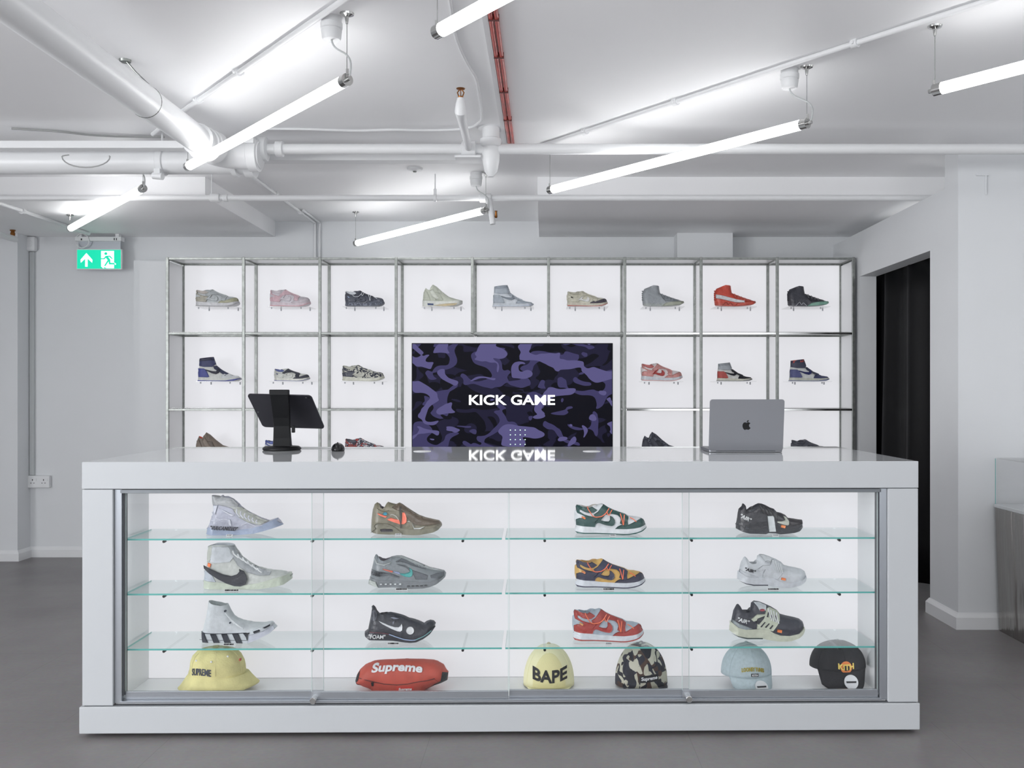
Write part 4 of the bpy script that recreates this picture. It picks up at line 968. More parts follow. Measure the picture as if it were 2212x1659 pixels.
CHUCK_C = dict(view=V1_, wrap=.5, R=.034, col=dict(base='#a3a6b5', sole='#8f9cb5', lining='#9a9c9c', collar='#94979a', tongue='#a9ada6', line='#c9ccd8', text='#1d2130', film='#c4c7d2', toe='#9aa6bc'),
    up=[(430, 740), (470, 610), (505, 500), (525, 400), (505, 280), (495, 168), (560, 185), (640, 192), (690, 162), (725, 188), (790, 185), (880, 228), (960, 290), (1040, 375), (1110, 430), (1180, 470), (1300, 535), (1400, 580), (1540, 625), (1680, 582), (1735, 620), (1775, 690)],
    open=[(5, 7)],
    sole=([(420, 740), (700, 770), (1000, 780), (1250, 750), (1450, 700), (1560, 640), (1690, 585)],
          [(395, 865), (540, 878), (860, 880), (1080, 868), (1300, 845), (1500, 795), (1650, 750), (1795, 705)]),
    panels=[('collar', [(500, 175), (690, 190), (880, 232), (1000, 340), (960, 420), (800, 360), (660, 330), (520, 340)]), ('tongue', [(880, 350), (1040, 380), (1180, 475), (1400, 585), (1540, 632), (1420, 690), (1200, 640), (1040, 560), (950, 460)]),
            ('film.1', [(835, 580), (880, 590), (905, 700), (860, 700)], 2), ('film.2', [(680, 390), (860, 480), (960, 510), (900, 530), (760, 450)], 2), ('film.3', [(540, 345), (640, 340), (600, 500), (550, 440)], 2)],
    cords=[('line.%d' % i, [(1010 + i * 75, 400 + i * 38), (1000 + i * 72, 470 + i * 30), (1060 + i * 66, 540 + i * 22)], .0022) for i in range(6)] + [('line.9', [(545, 600), (640, 620), (760, 580), (880, 600)], .0012), ('line.8', [(1080, 700), (1200, 640), (1350, 700), (1480, 690)], .0012), ('line.7', [(560, 450), (600, 560), (700, 590)], .0012)],
    text=[('"VULCANIZED"', 'text', (780, 748), 500, 72, -3, .0, .35)])
VB_ = (160, 1260, 3.95)
CHUCK_W = dict(view=VB_, wrap=.0, R=.034, col=dict(base='#c3c8cc', sole='#c9cfd4', lining='#b5babd', stripe='#1c2230', eyelet='#3a4250', line='#d6dade', toecap='#c2c6d2'),
    up=[(1098, 425), (1112, 370), (1130, 290), (1140, 220), (1150, 165), (1190, 183), (1270, 200), (1315, 193), (1335, 240), (1365, 290), (1400, 312), (1440, 328), (1530, 348), (1610, 352), (1680, 346), (1708, 360)],
    open=[(4, 7)],
    sole=([(1095, 418), (1250, 424), (1400, 420), (1500, 412), (1580, 382), (1690, 350)],
          [(1088, 500), (1250, 504), (1500, 506), (1600, 468), (1690, 420), (1727, 388)]),
    panels=[('stripe.%d' % i, p, 6) for i, p in enumerate([[(1103, 424), (1140, 426), (1174, 500), (1126, 499)], [(1192, 428), (1236, 428), (1270, 501), (1222, 501)], [(1284, 427), (1330, 426), (1362, 502), (1312, 502)], [(1376, 425), (1426, 422), (1462, 503), (1413, 503)],
            [(1472, 420), (1526, 412), (1512, 430), (1505, 480), (1496, 450)], [(1557, 402), (1606, 386), (1614, 400), (1566, 418)], [(1636, 372), (1680, 354), (1684, 366), (1650, 378)]])] +
           [('toecap', [(1520, 432), (1620, 405), (1700, 366), (1722, 388), (1690, 418), (1600, 466), (1510, 500)], 5), ('eyelet', ell(1305, 243, 9, 9, 8), 2), ('eyelet.1', ell(1352, 338, 8, 7, 8), 2)],
    cords=[('stripe.t', [(1098, 420), (1250, 426), (1400, 422), (1500, 414)], .0012), ('stripe.m', [(1098, 476), (1300, 480), (1500, 478)], .0007)] + [('line.%d' % i, [(1320 + i * 30, 250 + i * 32), (1350 + i * 28, 290 + i * 24), (1395 + i * 26, 340 + i * 12)], .0025) for i in range(4)])
VA_ = (160, 1040, 3.95)
BLAZER = dict(view=VA_, wrap=.25, R=.036, col=dict(base='#bcc0bc', sole='#c3ccbc', lining='#c9ccd0', ankle='#bfc4c9', back='#b3b6ae', eyestay='#a9adb0', swoosh='#20242f', tag='#ff7c3c', heel='#b3bac4', line='#d9dcde', toe='#b9bdb6'),
    up=[(1115, 850), (1122, 780), (1132, 720), (1143, 680), (1148, 620), (1146, 568), (1200, 552), (1290, 550), (1368, 560), (1395, 600), (1430, 650), (1500, 705), (1560, 738), (1640, 762), (1720, 772), (1790, 778), (1835, 798), (1850, 830)],
    open=[(5, 8)],
    sole=([(1112, 845), (1300, 862), (1460, 885), (1600, 862), (1720, 825), (1850, 795)],
          [(1112, 900), (1130, 914), (1300, 918), (1500, 918), (1600, 912), (1720, 895), (1810, 875), (1855, 845)]),
    panels=[('back', [(1148, 570), (1200, 560), (1200, 620), (1175, 690), (1140, 700)]), ('ankle', [(1200, 560), (1330, 560), (1380, 650), (1350, 690), (1230, 700), (1180, 690)]), ('heel', [(1120, 770), (1150, 765), (1210, 800), (1240, 855), (1118, 845)]),
            ('eyestay', [(1330, 562), (1368, 562), (1400, 610), (1440, 660), (1500, 710), (1600, 755), (1690, 775), (1688, 798), (1600, 800), (1500, 775), (1420, 720), (1370, 650)]),
            ('swoosh', [(1140, 714), (1200, 745), (1300, 790), (1370, 805), (1420, 790), (1442, 765), (1438, 745), (1475, 762), (1500, 800), (1506, 835), (1490, 872), (1450, 890), (1400, 888), (1330, 865), (1260, 828), (1190, 780), (1146, 742)], 6),
            ('tag', [(1166, 698), (1196, 706), (1189, 733), (1160, 724)], 3)],
    cords=[('line.%d' % i, [(1385 + i * 42, 590 + i * 28), (1395 + i * 42, 620 + i * 26), (1435 + i * 40, 650 + i * 24)], .0026) for i in range(6)])

# wall templates, drawn in their own photo view
VW7 = (1320, 540, 3.607)
AJ1 = dict(view=VW7, R=.034, col=dict(base='#dcdedd', sole='#cdcfc4', lining='#555555', heel='#5a5f8c', collar='#4a4c60', toe='#454a70', swoosh='#2b3068', outsole='#8a90ae', eyestay='#454a60', cuff=None),
    up=[(1390, 1000), (1388, 960), (1395, 910), (1398, 862), (1440, 858), (1500, 850), (1512, 880), (1522, 910), (1560, 940), (1600, 962), (1640, 978), (1680, 984), (1696, 1000)],
    open=[(3, 5)],
    sole=([(1388, 992), (1450, 994), (1550, 998), (1620, 1000), (1698, 994)], [(1385, 1018), (1450, 1021), (1600, 1021), (1660, 1018), (1700, 1004)]),
    outsole=[(1385, 1013), (1500, 1016), (1600, 1016), (1698, 1000), (1700, 1005), (1660, 1019), (1600, 1022), (1385, 1020)],
    panels=[('heel', [(1390, 930), (1440, 932), (1458, 945), (1480, 990), (1470, 994), (1390, 992)]), ('collar', [(1398, 864), (1500, 852), (1518, 900), (1500, 920), (1440, 920), (1396, 912)]),
            ('cuff', [(1398, 862), (1500, 850), (1508, 872), (1398, 882)], 2), ('eyestay', [(1505, 915), (1525, 912), (1570, 945), (1615, 965), (1600, 985), (1560, 960), (1515, 935)]),
            ('toe', [(1565, 998), (1575, 975), (1600, 965), (1640, 978), (1682, 985), (1696, 998), (1620, 1000)]), ('swoosh', [(1450, 938), (1500, 950), (1530, 952), (1538, 940), (1536, 925), (1552, 940), (1550, 962), (1530, 972), (1500, 965), (1455, 945)], 2)],
    cords=[('line.%d' % i, [(1520 + i * 17, 908 + i * 10), (1530 + i * 17, 928 + i * 8)], .0025) for i in range(5)])
YZ = dict(view=VW7, R=.034, wrap=.35, col=dict(base='#9ca1a6', sole='#a2a8a6', lining='#8b8f94', strap=None, lace='#868c92', bridge='#888e93', spike='#9aa0a4', toe='#a7ab9c', line='#c9cdd0', top='#b07a7e'),
    up=[(250, 440), (245, 400), (243, 350), (262, 315), (300, 300), (330, 290), (375, 294), (378, 320), (384, 348), (430, 366), (480, 385), (530, 398), (560, 408), (566, 420)],
    open=[(4, 6)],
    sole=([(250, 425), (300, 428), (360, 430), (400, 425), (450, 418), (566, 408)], [(252, 440), (300, 446), (400, 450), (480, 444), (540, 436), (568, 420)]),
    panels=[('bridge', [(384, 350), (430, 368), (530, 400), (500, 410), (420, 412), (395, 385)]), ('toe', [(390, 448), (420, 425), (470, 416), (560, 410), (566, 422), (540, 435), (470, 444)], 6),
            ('strap', [(250, 362), (300, 370), (420, 400), (470, 408), (470, 425), (400, 420), (300, 398), (250, 390)], 6)] + [('spike.%d' % i, [(246, 330 + i * 16), (238, 334 + i * 16), (246, 340 + i * 16), (256, 336 + i * 16)], 1) for i in range(5)],
    cords=[('lace.%d' % i, [(395 + i * 26, 356 + i * 11), (402 + i * 24, 385 + i * 7)], .0025) for i in range(4)] + [('line', [(300, 446), (330, 415), (345, 440), (360, 420), (385, 446)], .0016)])
VW6 = (840, 540, 3.607)
AJ4 = dict(view=VW6, R=.034, col=dict(base='#bdc1b4', sole='#d4d6d0', lining='#a8aca0', heel='#b3b7aa', net='#aeb2a5', tag='#46557e', gum='#cdbd9a', wing='#c9ccc2'),
    up=[(268, 410), (270, 370), (278, 330), (290, 305), (310, 320), (325, 322), (332, 295), (345, 278), (375, 295), (420, 335), (470, 372), (530, 390), (562, 398), (574, 420)],
    open=[(3, 6)],
    sole=([(265, 402), (320, 406), (400, 410), (480, 410), (574, 400)], [(265, 445), (350, 448), (440, 448), (520, 442), (576, 424)]),
    panels=[('heel', [(270, 400), (275, 340), (300, 330), (325, 380), (330, 405)]), ('net', [(360, 340), (400, 345), (430, 400), (370, 400)]), ('wing', [(325, 330), (345, 315), (395, 385), (380, 395), (340, 370)], 2), ('tag', [(310, 425), (355, 427), (355, 438), (312, 437)], 6), ('gum', [(360, 440), (450, 428), (540, 425), (520, 440), (440, 446)], 6)],
    cords=[('wing.%d' % i, [(350 + i * 24, 292 + i * 17), (356 + i * 24, 318 + i * 13)], .0025) for i in range(4)])

# twelve sneakers on the glass shelves of the counter
DSH = .155
cols_u = {}
def counter_shoe(spec, shelf, label, pal={}, tagw=None, shift=None, **kw):
    ox_, oy_, sc = spec['view'] if shift is None else shift
    allp = spec['up'] + spec['sole'][0] + spec['sole'][1]
    umin = ox_ + min(p[0] for p in allp) / sc
    vm = V0 + (ZC - ZSH[shelf]) * F / 3.45
    q = cl(umin, vm, DSH); w_ = cw(q.x, q.y, ZSH[shelf] + .0004)
    return sneaker(spec, w_, EPS, label, 'sneakers on the glass shelves of the counter', pal, D=w_.y + .02, **kw)
counter_shoe(CHUCK_C, 0, 'translucent lilac-grey high-top sneaker with black quoted lettering near the sole')
counter_shoe(BLAZER, 1, 'pale grey-white mid-top sneaker with a large black tick mark')
counter_shoe(CHUCK_W, 2, 'white canvas high-top sneaker with black diagonal stripes on the sole')
counter_shoe(AM90, 0, 'olive-brown running sneaker with a coral tick mark on the top shelf')
counter_shoe(AM97, 1, 'wavy grey running sneaker with a teal tick mark')
counter_shoe(FLY, 2, 'dark navy knit running sneaker with white tick mark and round white tag')
counter_shoe(DUNK, 0, 'green and white low sneaker with loose orange laces')
def shifted(spec, du, dv, sx=1.0):
    s_ = dict(spec); return s_
counter_shoe(DUNK, 1, 'navy and mustard low sneaker with loose orange laces', dict(base='#cfa556', heel='#2b2d48', collar='#2b2d48', eyestay='#2e3350', toe='#2b2d44', swoosh='#262a48', outsole='#33344d', lining='#b98f49', sole='#d9dee5', tag='#ff9a62'), shift=(1180 + 5 / 8.508, 0, 8.508), size=(.2588, .1015))
counter_shoe(DUNK, 2, 'red and grey low sneaker with loose orange laces', dict(base='#aab6c2', heel='#a8372f', collar='#a53a35', eyestay='#a8403a', toe='#a83f39', swoosh='#a83530', outsole='#a8403a', lining='#9aa6b2', sole='#dde2e8', tag='#eeb070', lace='#ff8058'), shift=(1236 - 515 / 8.6, 0, 8.6), size=(.2615, .114))
counter_shoe(PRESTO_B, 0, 'black plastic-wrapped running sneaker with a long white paper label on its side')
counter_shoe(PRESTO, 1, 'all-white running sneaker with black quoted lettering on the heel', dict(base='#c6cacf', sole='#c9cdd3', lining='#c2c6ca', cage='#c4c8cd', slit=None, heelclip='#bfc3c9', tongue='#cdd0d4', text='#1b1d26', lace='#cfd3d6', outsole='#2c2e40', logo='#b9bdc2'), shift=(1592 - 185 / 7.375, 0, 7.375), size=(.2545, .1165))
counter_shoe(PRESTO, 2, 'black and cream caged running sneaker with white quoted lettering on the heel')

# small price strips in front of the shoes
def price_tag(u, v, shelf, wd, dark, which):
    z = ZSH[shelf]; D = F * (ZC - z - .003) / (v - V0) ; q = PX(u, v, D)
    x = (q.x - CO.x) * cE + (q.y - CO.y) * sE; y = max(.06, -(q.x - CO.x) * sE + (q.y - CO.y) * cE); loc = cw(x, y, z + .0004)
    t = empty('price_tag', loc, EPS, '%s price strip in front of the %s' % ('dark' if dark else 'pale', which), 'price tag', 'price strips on the glass shelves')
    w2 = wd / 2
    MB().add([(-w2, 0, 0), (w2, 0, 0), (w2, .006, .0062), (-w2, .006, .0062), (-w2, .007, 0), (w2, .007, 0)], [(0, 1, 2, 3), (3, 2, 5, 4), (0, 4, 5, 1), (0, 3, 4), (1, 5, 2)]).build('strip', M_white, t)
    mb = MB(); n = 9 if dark else 5
    random.seed(int(u))
    for i in range(n):
        a = -w2 + .002 + i * (wd - .004) / n; b = a + (wd - .004) / n * random.uniform(.55, 1.0)
        mb.add([(a, .0004, .0014), (b, .0004, .0014), (b, .0048, .0058), (a, .0048, .0058)], [(0, 1, 2, 3)])
    mb.build('figures', mat('ink', '#16171c', .6) if dark else mat('pale_ink', '#8a8d92', .6), t, fix=False)
    for p_ in t.children:
        if p_.name.startswith('figures'): p_.location = (0, -.0004, .0003)
for a in ((495, 1157, 0, .022, 0, 'translucent lilac-grey high-top'), (500, 1276, 1, .052, 1, 'mid-top with the large black swoosh'), (494, 1393, 2, .040, 1, 'striped-sole white high-top'),
          (860, 1155, 0, .022, 0, 'olive-brown running sneaker'), (867, 1273.5, 1, .042, 1, 'wavy grey running sneaker'), (849, 1391, 2, .042, 1, 'dark navy running sneaker'),
          (1324, 1157, 0, .022, 0, 'green and white low sneaker'), (1315, 1273.5, 1, .042, 1, 'navy and mustard low sneaker'), (1315, 1391, 2, .024, 0, 'red and grey low sneaker'),
          (1676, 1157, 0, .022, 0, 'black plastic-wrapped sneaker'), (1671, 1273.5, 1, .042, 1, 'all-white running sneaker')):
    price_tag(*a)

# sneakers in the lit wall cells, each on a clear ledge
DW = 6.46; MP = DW / F
def wall_shoe(spec, box_, label, short, pal={}, row=0, z=None, **kw):
    u0, u1, v0, v1 = box_
    zb = (1.778, 1.271, .765)[row]
    x0 = (u0 - U0) * MP; L = (u1 - u0) * MP; H = (v1 - v0) * MP
    sneaker(spec, (x0, DW, zb), 0, label, 'sneakers in the lit wall cells', pal, size=(L, H), step=.009, **kw)
    t = empty('acrylic_ledge', (x0 + L / 2, DW, zb - .0045), 0, 'clear acrylic ledge under the %s' % short, 'ledge', 'clear ledges in the lit wall cells')
    box('plate', M_acryl, -.14, .14, -.055, YSB + .010 - DW, 0, .004, t)
    for sx_ in (-.12, .08):
        mb = MB(); mb.tube([(sx_, -.03, -.012), (sx_, -.03, -.0005)], .0045, 10); mb.build('foot', mat('ledge_foot', '#b9bcc2', .3), t, smooth=True)
        mb = MB(); mb.tube([(sx_ + .04, .06, -.018), (sx_ + .04, .06, -.0005)], .0045, 10); mb.build('foot', mat('ledge_foot', '#b9bcc2', .3), t, smooth=True)
low = dict(lace=None); low.update({'lace.%d' % i: None for i in range(1, 5)})
W = wall_shoe
W(DUNK, (423, 518, 624, 662), 'grey and khaki low sneaker in the top left cell', 'grey and khaki low sneaker', dict(low, base='#b5babc', heel='#a39f92', collar='#b9b2ac', eyestay='#aeb3b5', toe='#a9a88e', swoosh='#b7bcbe', outsole='#9b9b9e', sole='#c9c9cc', lining='#c5b0aa', tag=None))
W(DUNK, (583, 671.5, 625, 663), 'pale pink and white low sneaker in the top row', 'pale pink low sneaker', dict(low, base='#cfc9cf', heel='#d0adb6', collar='#cfc6cc', eyestay='#d3b4bc', toe='#cdc4ca', swoosh='#d3ccd2', outsole='#d79aa2', sole='#cdbfc6', lining='#cfc6cc', tag=None))
W(DUNK, (745, 831, 628, 663.5), 'dark grey and white low sneaker with white laces in the top row', 'dark grey and white low sneaker', dict(low, base='#4c505c', heel='#4a4e5a', collar='#d5d9de', eyestay='#3c3f4a', toe='#4f5360', swoosh='#474b57', outsole='#5d616e', sole=camo_mat('speckled_sole', ['#4b4f5b', '#767b88'], 70, .6), lining='#33363f', tag='#b9cdf0', lace='#cfd3d8', **{'lace.1': '#cfd3d8', 'lace.2': '#cfd3d8', 'lace.3': '#cfd3d8', 'lace.4': '#cfd3d8'}))
W(AJ4, (912.5, 999.5, 616, 664.5), 'sail-coloured mid-cut sneaker in the fourth cell of the top row', 'sail-coloured mid-cut sneaker')
W(AJ1, (1064, 1153, 617.5, 664), 'pale grey-blue high-top sneaker above the wall screen', 'pale grey-blue high-top', dict(base='#cbd0d6', heel='#a5adb6', collar='#a9b1ba', toe='#a5aeb8', swoosh='#828a93', outsole='#c2cad8', sole='#c3c9d0', eyestay='#b2b9c2', cuff='#98a0aa', lining='#a0a6ac'))
W(DUNK, (1224, 1313, 628, 662.5), 'beige low sneaker with dark toe and red sole above the wall screen', 'beige low sneaker with red sole', dict(low, base='#cfccbb', heel='#c5c2b0', collar='#b3b0a0', eyestay='#c9c6b4', toe='#4a4550', swoosh='#e6e6e2', outsole='#c0504a', sole='#c9c3b2', lining='#5a5560', tag='#222222'))
W(YZ, (1386.5, 1477.5, 619, 665), 'grey spiked-heel high-top sneaker in the top row', 'grey spiked-heel high-top')
W(YZ, (1542, 1632, 617, 663.5), 'bright red high-top sneaker with a white strap in the top row', 'bright red high-top', dict(base='#d04f3d', sole='#c4503f', bridge='#c9503f', lace='#c04a3b', toe='#c75444', strap='#dfe0e2', lining='#b84534', line='#8d3a34', **{'lace.%d' % i: '#c04a3b' for i in range(4)}, **{'spike.%d' % i: '#d04f3d' for i in range(5)}))
W(YZ, (1700, 1789, 620, 664.5), 'black high-top sneaker with a mint toe sole in the top right cell', 'black high-top with mint sole', dict(base='#3f4049', sole='#464751', bridge='#2e2f38', lace='#3a3b45', toe='#86b3a2', lining='#5a3f46', line='#c5c8d0', **{'lace.%d' % i: '#3a3b45' for i in range(4)}, **{'spike.%d' % i: '#33343d' for i in range(5)}))
W(AJ1, (428, 521.5, 770.7, 823), 'large blue, black and white high-top sneaker in the second row', 'blue and white high-top', dict(base='#d0d2ce', heel='#4a5190', collar='#3f4468', toe='#cfd2d4', swoosh='#2a2c3a', outsole='#5a5fa0', sole='#d2d4cf', eyestay='#3a3f58', cuff='#34364a', lining='#444444'), row=1)
W(DUNK, (592, 670, 795, 823), 'small white low sneaker with black toe panel and blue heel in the second row', 'white low sneaker with blue heel', dict(low, base='#d4d5cf', heel='#d4d5cf', collar='#5c659a', eyestay='#3a3c48', toe='#42444f', swoosh='#dadbd6', outsole='#6468a0', sole='#d8d8d0', lining='#7e84ac', tag='#4a4f86'), row=1)
W(DUNK, (739, 831, 788, 823.5), 'low sneaker with a black and cream paisley pattern in the second row', 'paisley low sneaker', dict(low, base=camo_mat('paisley', ['#c9c9be', '#3b3e4c'], 55, .7, th=[.5]), heel='#4b4e5a', collar='#b9b9ae', eyestay=camo_mat('paisley', []), toe=camo_mat('paisley', []), swoosh='#c6c6bc', outsole='#b9b9a8', sole='#d2d2c4', lining='#8d8d84', tag=None), row=1)
W(DUNK, (1384, 1474.5, 785, 824.5), 'pink low sneaker with a red tick mark in the second row', 'pink low sneaker', dict(low, base='#dcd3d3', heel='#cf8f8b', collar='#c06a68', eyestay='#cf938f', toe='#cf8f89', swoosh='#a8332f', outsole='#dba8a6', sole='#cfd2d8', lining='#c27a76', tag=None), row=1)
W(AJ1, (1548, 1625, 782.6, 823), 'high-top sneaker with grey ankle, red heel and black toe in the second row', 'grey, red and black high-top', dict(base='#d9d9d6', heel='#b5504b', collar='#a9aeb4', toe='#23242e', swoosh='#1e1f28', outsole='#8f9094', sole='#d3d2c4', eyestay='#23242e', cuff='#9aa0a6', lining='#8a8f94'), row=1)
W(AJ1, (1704, 1791, 775.6, 823.3), 'indigo high-top sneaker with an orange-marked ankle in the second row', 'indigo high-top', dict(cuff=camo_mat('ankle_pattern', ['#3f4158', '#b5524a'], 30, .6, th=[.55])), row=1)
W(AJ4, (423, 512, 934, 984), 'taupe sneaker with a bright red heel tab, half hidden behind the counter', 'taupe sneaker', dict(base='#7e7268', sole='#6e645c', heel='#84786e', net='#6b6058', wing='#8a7d72', tag='#5a5048', gum='#6e645c', lining='#d96a55'), row=2)
W(DUNK, (572, 656, 949, 984), 'white and blue low sneaker mostly hidden behind the tablet stand', 'white and blue low sneaker', dict(low, base='#dfe1e4', heel='#5a67a8', collar='#5a67a8', eyestay='#56619a', toe='#c9cfe6', swoosh='#5a67a8', outsole='#c9cdd2', sole='#dcdfe2', lining='#4a4f60', tag=None), row=2)
W(DUNK, (745, 835, 946, 984), 'low sneaker with a black and red speckled pattern, half hidden beside the mouse', 'black and red speckled low sneaker', dict(low, base=camo_mat('speckle_red', ['#464954', '#c9ccd2', '#b5504b'], 55, .7, th=[.55, .6]), heel='#9a4a48', collar='#4a4d58', eyestay=camo_mat('speckle_red', []), toe='#4a4d58', swoosh='#c9ccd2', outsole='#b5504b', sole='#d2d4d8', lining='#3a3d48', tag=None), row=2)
W(AJ4, (1385, 1476, 933, 984), 'charcoal patterned sneaker half hidden behind the counter, right of the screen', 'charcoal patterned sneaker', dict(base=camo_mat('charcoal_pattern', ['#3d3f4a', '#6e717c'], 60, .7, th=[.53]), sole='#4a4c57', heel='#42444f', net='#34363f', wing='#4a4c57', tag='#2a2c35', gum='#4a4c57', lining='#2a2c35'), row=2)
W(DUNK, (1708, 1790, 949, 984), 'dark grey low sneaker half hidden behind the counter at the right end', 'dark grey low sneaker', dict(low, base='#5a5c67', heel='#4c4e59', collar='#4c4e59', eyestay='#5a5c67', toe='#4c4e59', swoosh='#8a8c96', outsole='#4c4e59', sole='#8a8c96', lining='#3d3f48', tag=None), row=2)

# ---------------------------------------------------------------- hats and bag on the display floor
ZFL = .1168; K_ = 3.455 / F
def floor_spot(u, d=.155):
    q = cl(u, 1490, d); return cw(q.x, d, ZFL)
def cap(u, rx, H, zb, rot, label, m, pitch=35, blen=.07, bw=.078, ry=None, d=.200, f_exp=.62, seam='#000000', btn=None, lean=0.0, brim_m=None, group='caps on the display floor'):
    ry = ry or rx * .86
    loc = floor_spot(u, d); t = empty('baseball_cap', loc, EPS + rot, label, 'cap', group)
    n, k = 40, 14; vs = []; fs = []
    def prof(q):
        z = math.sin(q * PI / 2); return max(0.0, 1 - z ** 2.3) ** f_exp, z
    for j in range(k):
        f, z = prof(j / k)
        for i in range(n):
            a = 2 * PI * i / n; vs.append((rx * math.cos(a) * f, ry * math.sin(a) * f + lean * z, zb + H * z))
    vs.append((0, lean, zb + H))
    fs = [(j * n + i, j * n + (i + 1) % n, (j + 1) * n + (i + 1) % n, (j + 1) * n + i) for j in range(k - 1) for i in range(n)] + [((k - 1) * n + i, (k - 1) * n + (i + 1) % n, k * n) for i in range(n)]
    c = MB().add(vs, fs).build('crown', m, t, smooth='all'); md = c.modifiers.new('thick', 'SOLIDIFY'); md.thickness = .002
    def front(x, z, off=0.0):
        zz = min(max((z - zb) / H, 0), .999); f = max(0.0, 1 - zz ** 2.3) ** f_exp
        return (x, -ry * math.sqrt(max(0.0, f * f - (x / rx) ** 2)) - off + lean * zz, z)
    # seams: six ridges from the button down
    mb = MB()
    for s in range(6):
        a = PI / 2 + s * PI / 3; P = []
        for j in range(0, 15):
            f, z = prof(j / 15 * .97); P.append((rx * math.cos(a) * f * 1.004, ry * math.sin(a) * f * 1.004 + lean * z, zb + H * z))
        mb.tube(P, .0009, 5)
    mb.build('seam_stitching', brim_m or m, t, smooth=True)
    MB().lathe([(.007, H - .002), (.007, H + .002), (.004, H + .0045), (0.0005, H + .005)], (0, lean, zb), 16).build('top_button', btn or m, t, smooth=True)
    # brim
    S1, T1 = 21, 8; vs = []; fs = []; p = math.radians(pitch)
    for j in range(T1):
        q = j / (T1 - 1)
        for i in range(S1):
            s = -1 + 2 * i / (S1 - 1); x0 = s * rx * .88; y0 = -ry * math.sqrt(max(0, 1 - (x0 / rx) ** 2))
            L = blen * (1 - .42 * abs(s) ** 2.6) * q; x = x0 * (1 - q) + s * bw * q * (1.0) if q else x0
            vs.append((x, y0 - L * math.cos(p) , max(.006, zb + .003 - L * math.sin(p) - .010 * s * s * q)))
    fs = [(j * S1 + i, j * S1 + i + 1, (j + 1) * S1 + i + 1, (j + 1) * S1 + i) for j in range(T1 - 1) for i in range(S1 - 1)]
    b = MB().add(vs, fs).build('brim', brim_m or m, t, smooth='all'); md = b.modifiers.new('thick', 'SOLIDIFY'); md.thickness = .003
    return t, front, p
def relief_text(t, txt, fn, cx, cz, wd, hg, m, bold=.02, shear=0, ang=0, arc=0.0, h=.0015, name='lettering'):
    vs, fs = text_tris(txt, bold, shear); a = math.radians(ang)
    def pos(x, z):
        X, Z = x * wd, z * hg + arc * x * x * 4
        return cx + X * math.cos(a) - Z * math.sin(a), cz + X * math.sin(a) + Z * math.cos(a)
    return slab_from_tris(vs, fs, lambda x, z: fn(*pos(x, z), h), lambda x, z: fn(*pos(x, z), -.0006)).build(name, m, t, fix=False)
def relief_poly(t, pts, fn, m, h=.001, step=.006, name='patch'):
    vs, fs = cdt_fill(interp_poly(pts, step)[0], step)
    return slab_from_tris(vs, fs, lambda x, z: fn(x, z, h), lambda x, z: fn(x, z, -.001)).build(name, m, t, smooth=False, fix=False)
M_ink = mat('black_stitch', '#15161c', .6)
# pale yellow cap
my = mat('pale_yellow_cotton', '#f1edc2', .75, bump=.15, bscale=300)
t, fn, _ = cap(1185.5, .094, .148, .004, 0, 'pale yellow cap with black block lettering, on the display floor', my, pitch=4, blen=.035, bw=.075, f_exp=.5, btn=mat('yellow_button', '#b9a24a', .6))
vs_, fs_ = None, None
relief_poly(t, [(.060 * math.cos(a) * (1 if True else 1), .012 + .118 * math.sin(a)) for a in [k * PI / 16 for k in range(17)]], fn, mat('yellow_front', '#e8e1a8', .75, bump=.1, bscale=300), .0015, .008, 'front_panel')
relief_text(t, 'BAPE', fn, .003, .052, .126, .044, M_ink, .03, 0, 0, .011, .0040)
# camouflage cap
mc = camo_mat('woodland_camouflage', ['#b9b7a6', '#2b2d3a', '#4e3a33', '#c4c2b2', '#1f212c'], 13, .75, 0, (1, 1, 1), 1.8, [.50, .58, .56, .60])
t, fn, _ = cap(1385, .098, .150, .006, .22, 'camouflage cap with a small black box label, on the display floor', mc, pitch=6, blen=.04, bw=.08, f_exp=.5)
relief_poly(t, [(-.034, .030), (.040, .034), (.039, .058), (-.035, .054)], fn, M_ink, .002, .01, 'box_label')
relief_text(t, 'Supreme', fn, .003, .044, .062, .016, mat('label_white', '#e6e7ea', .5), .02, .15, 3, 0, .0036)
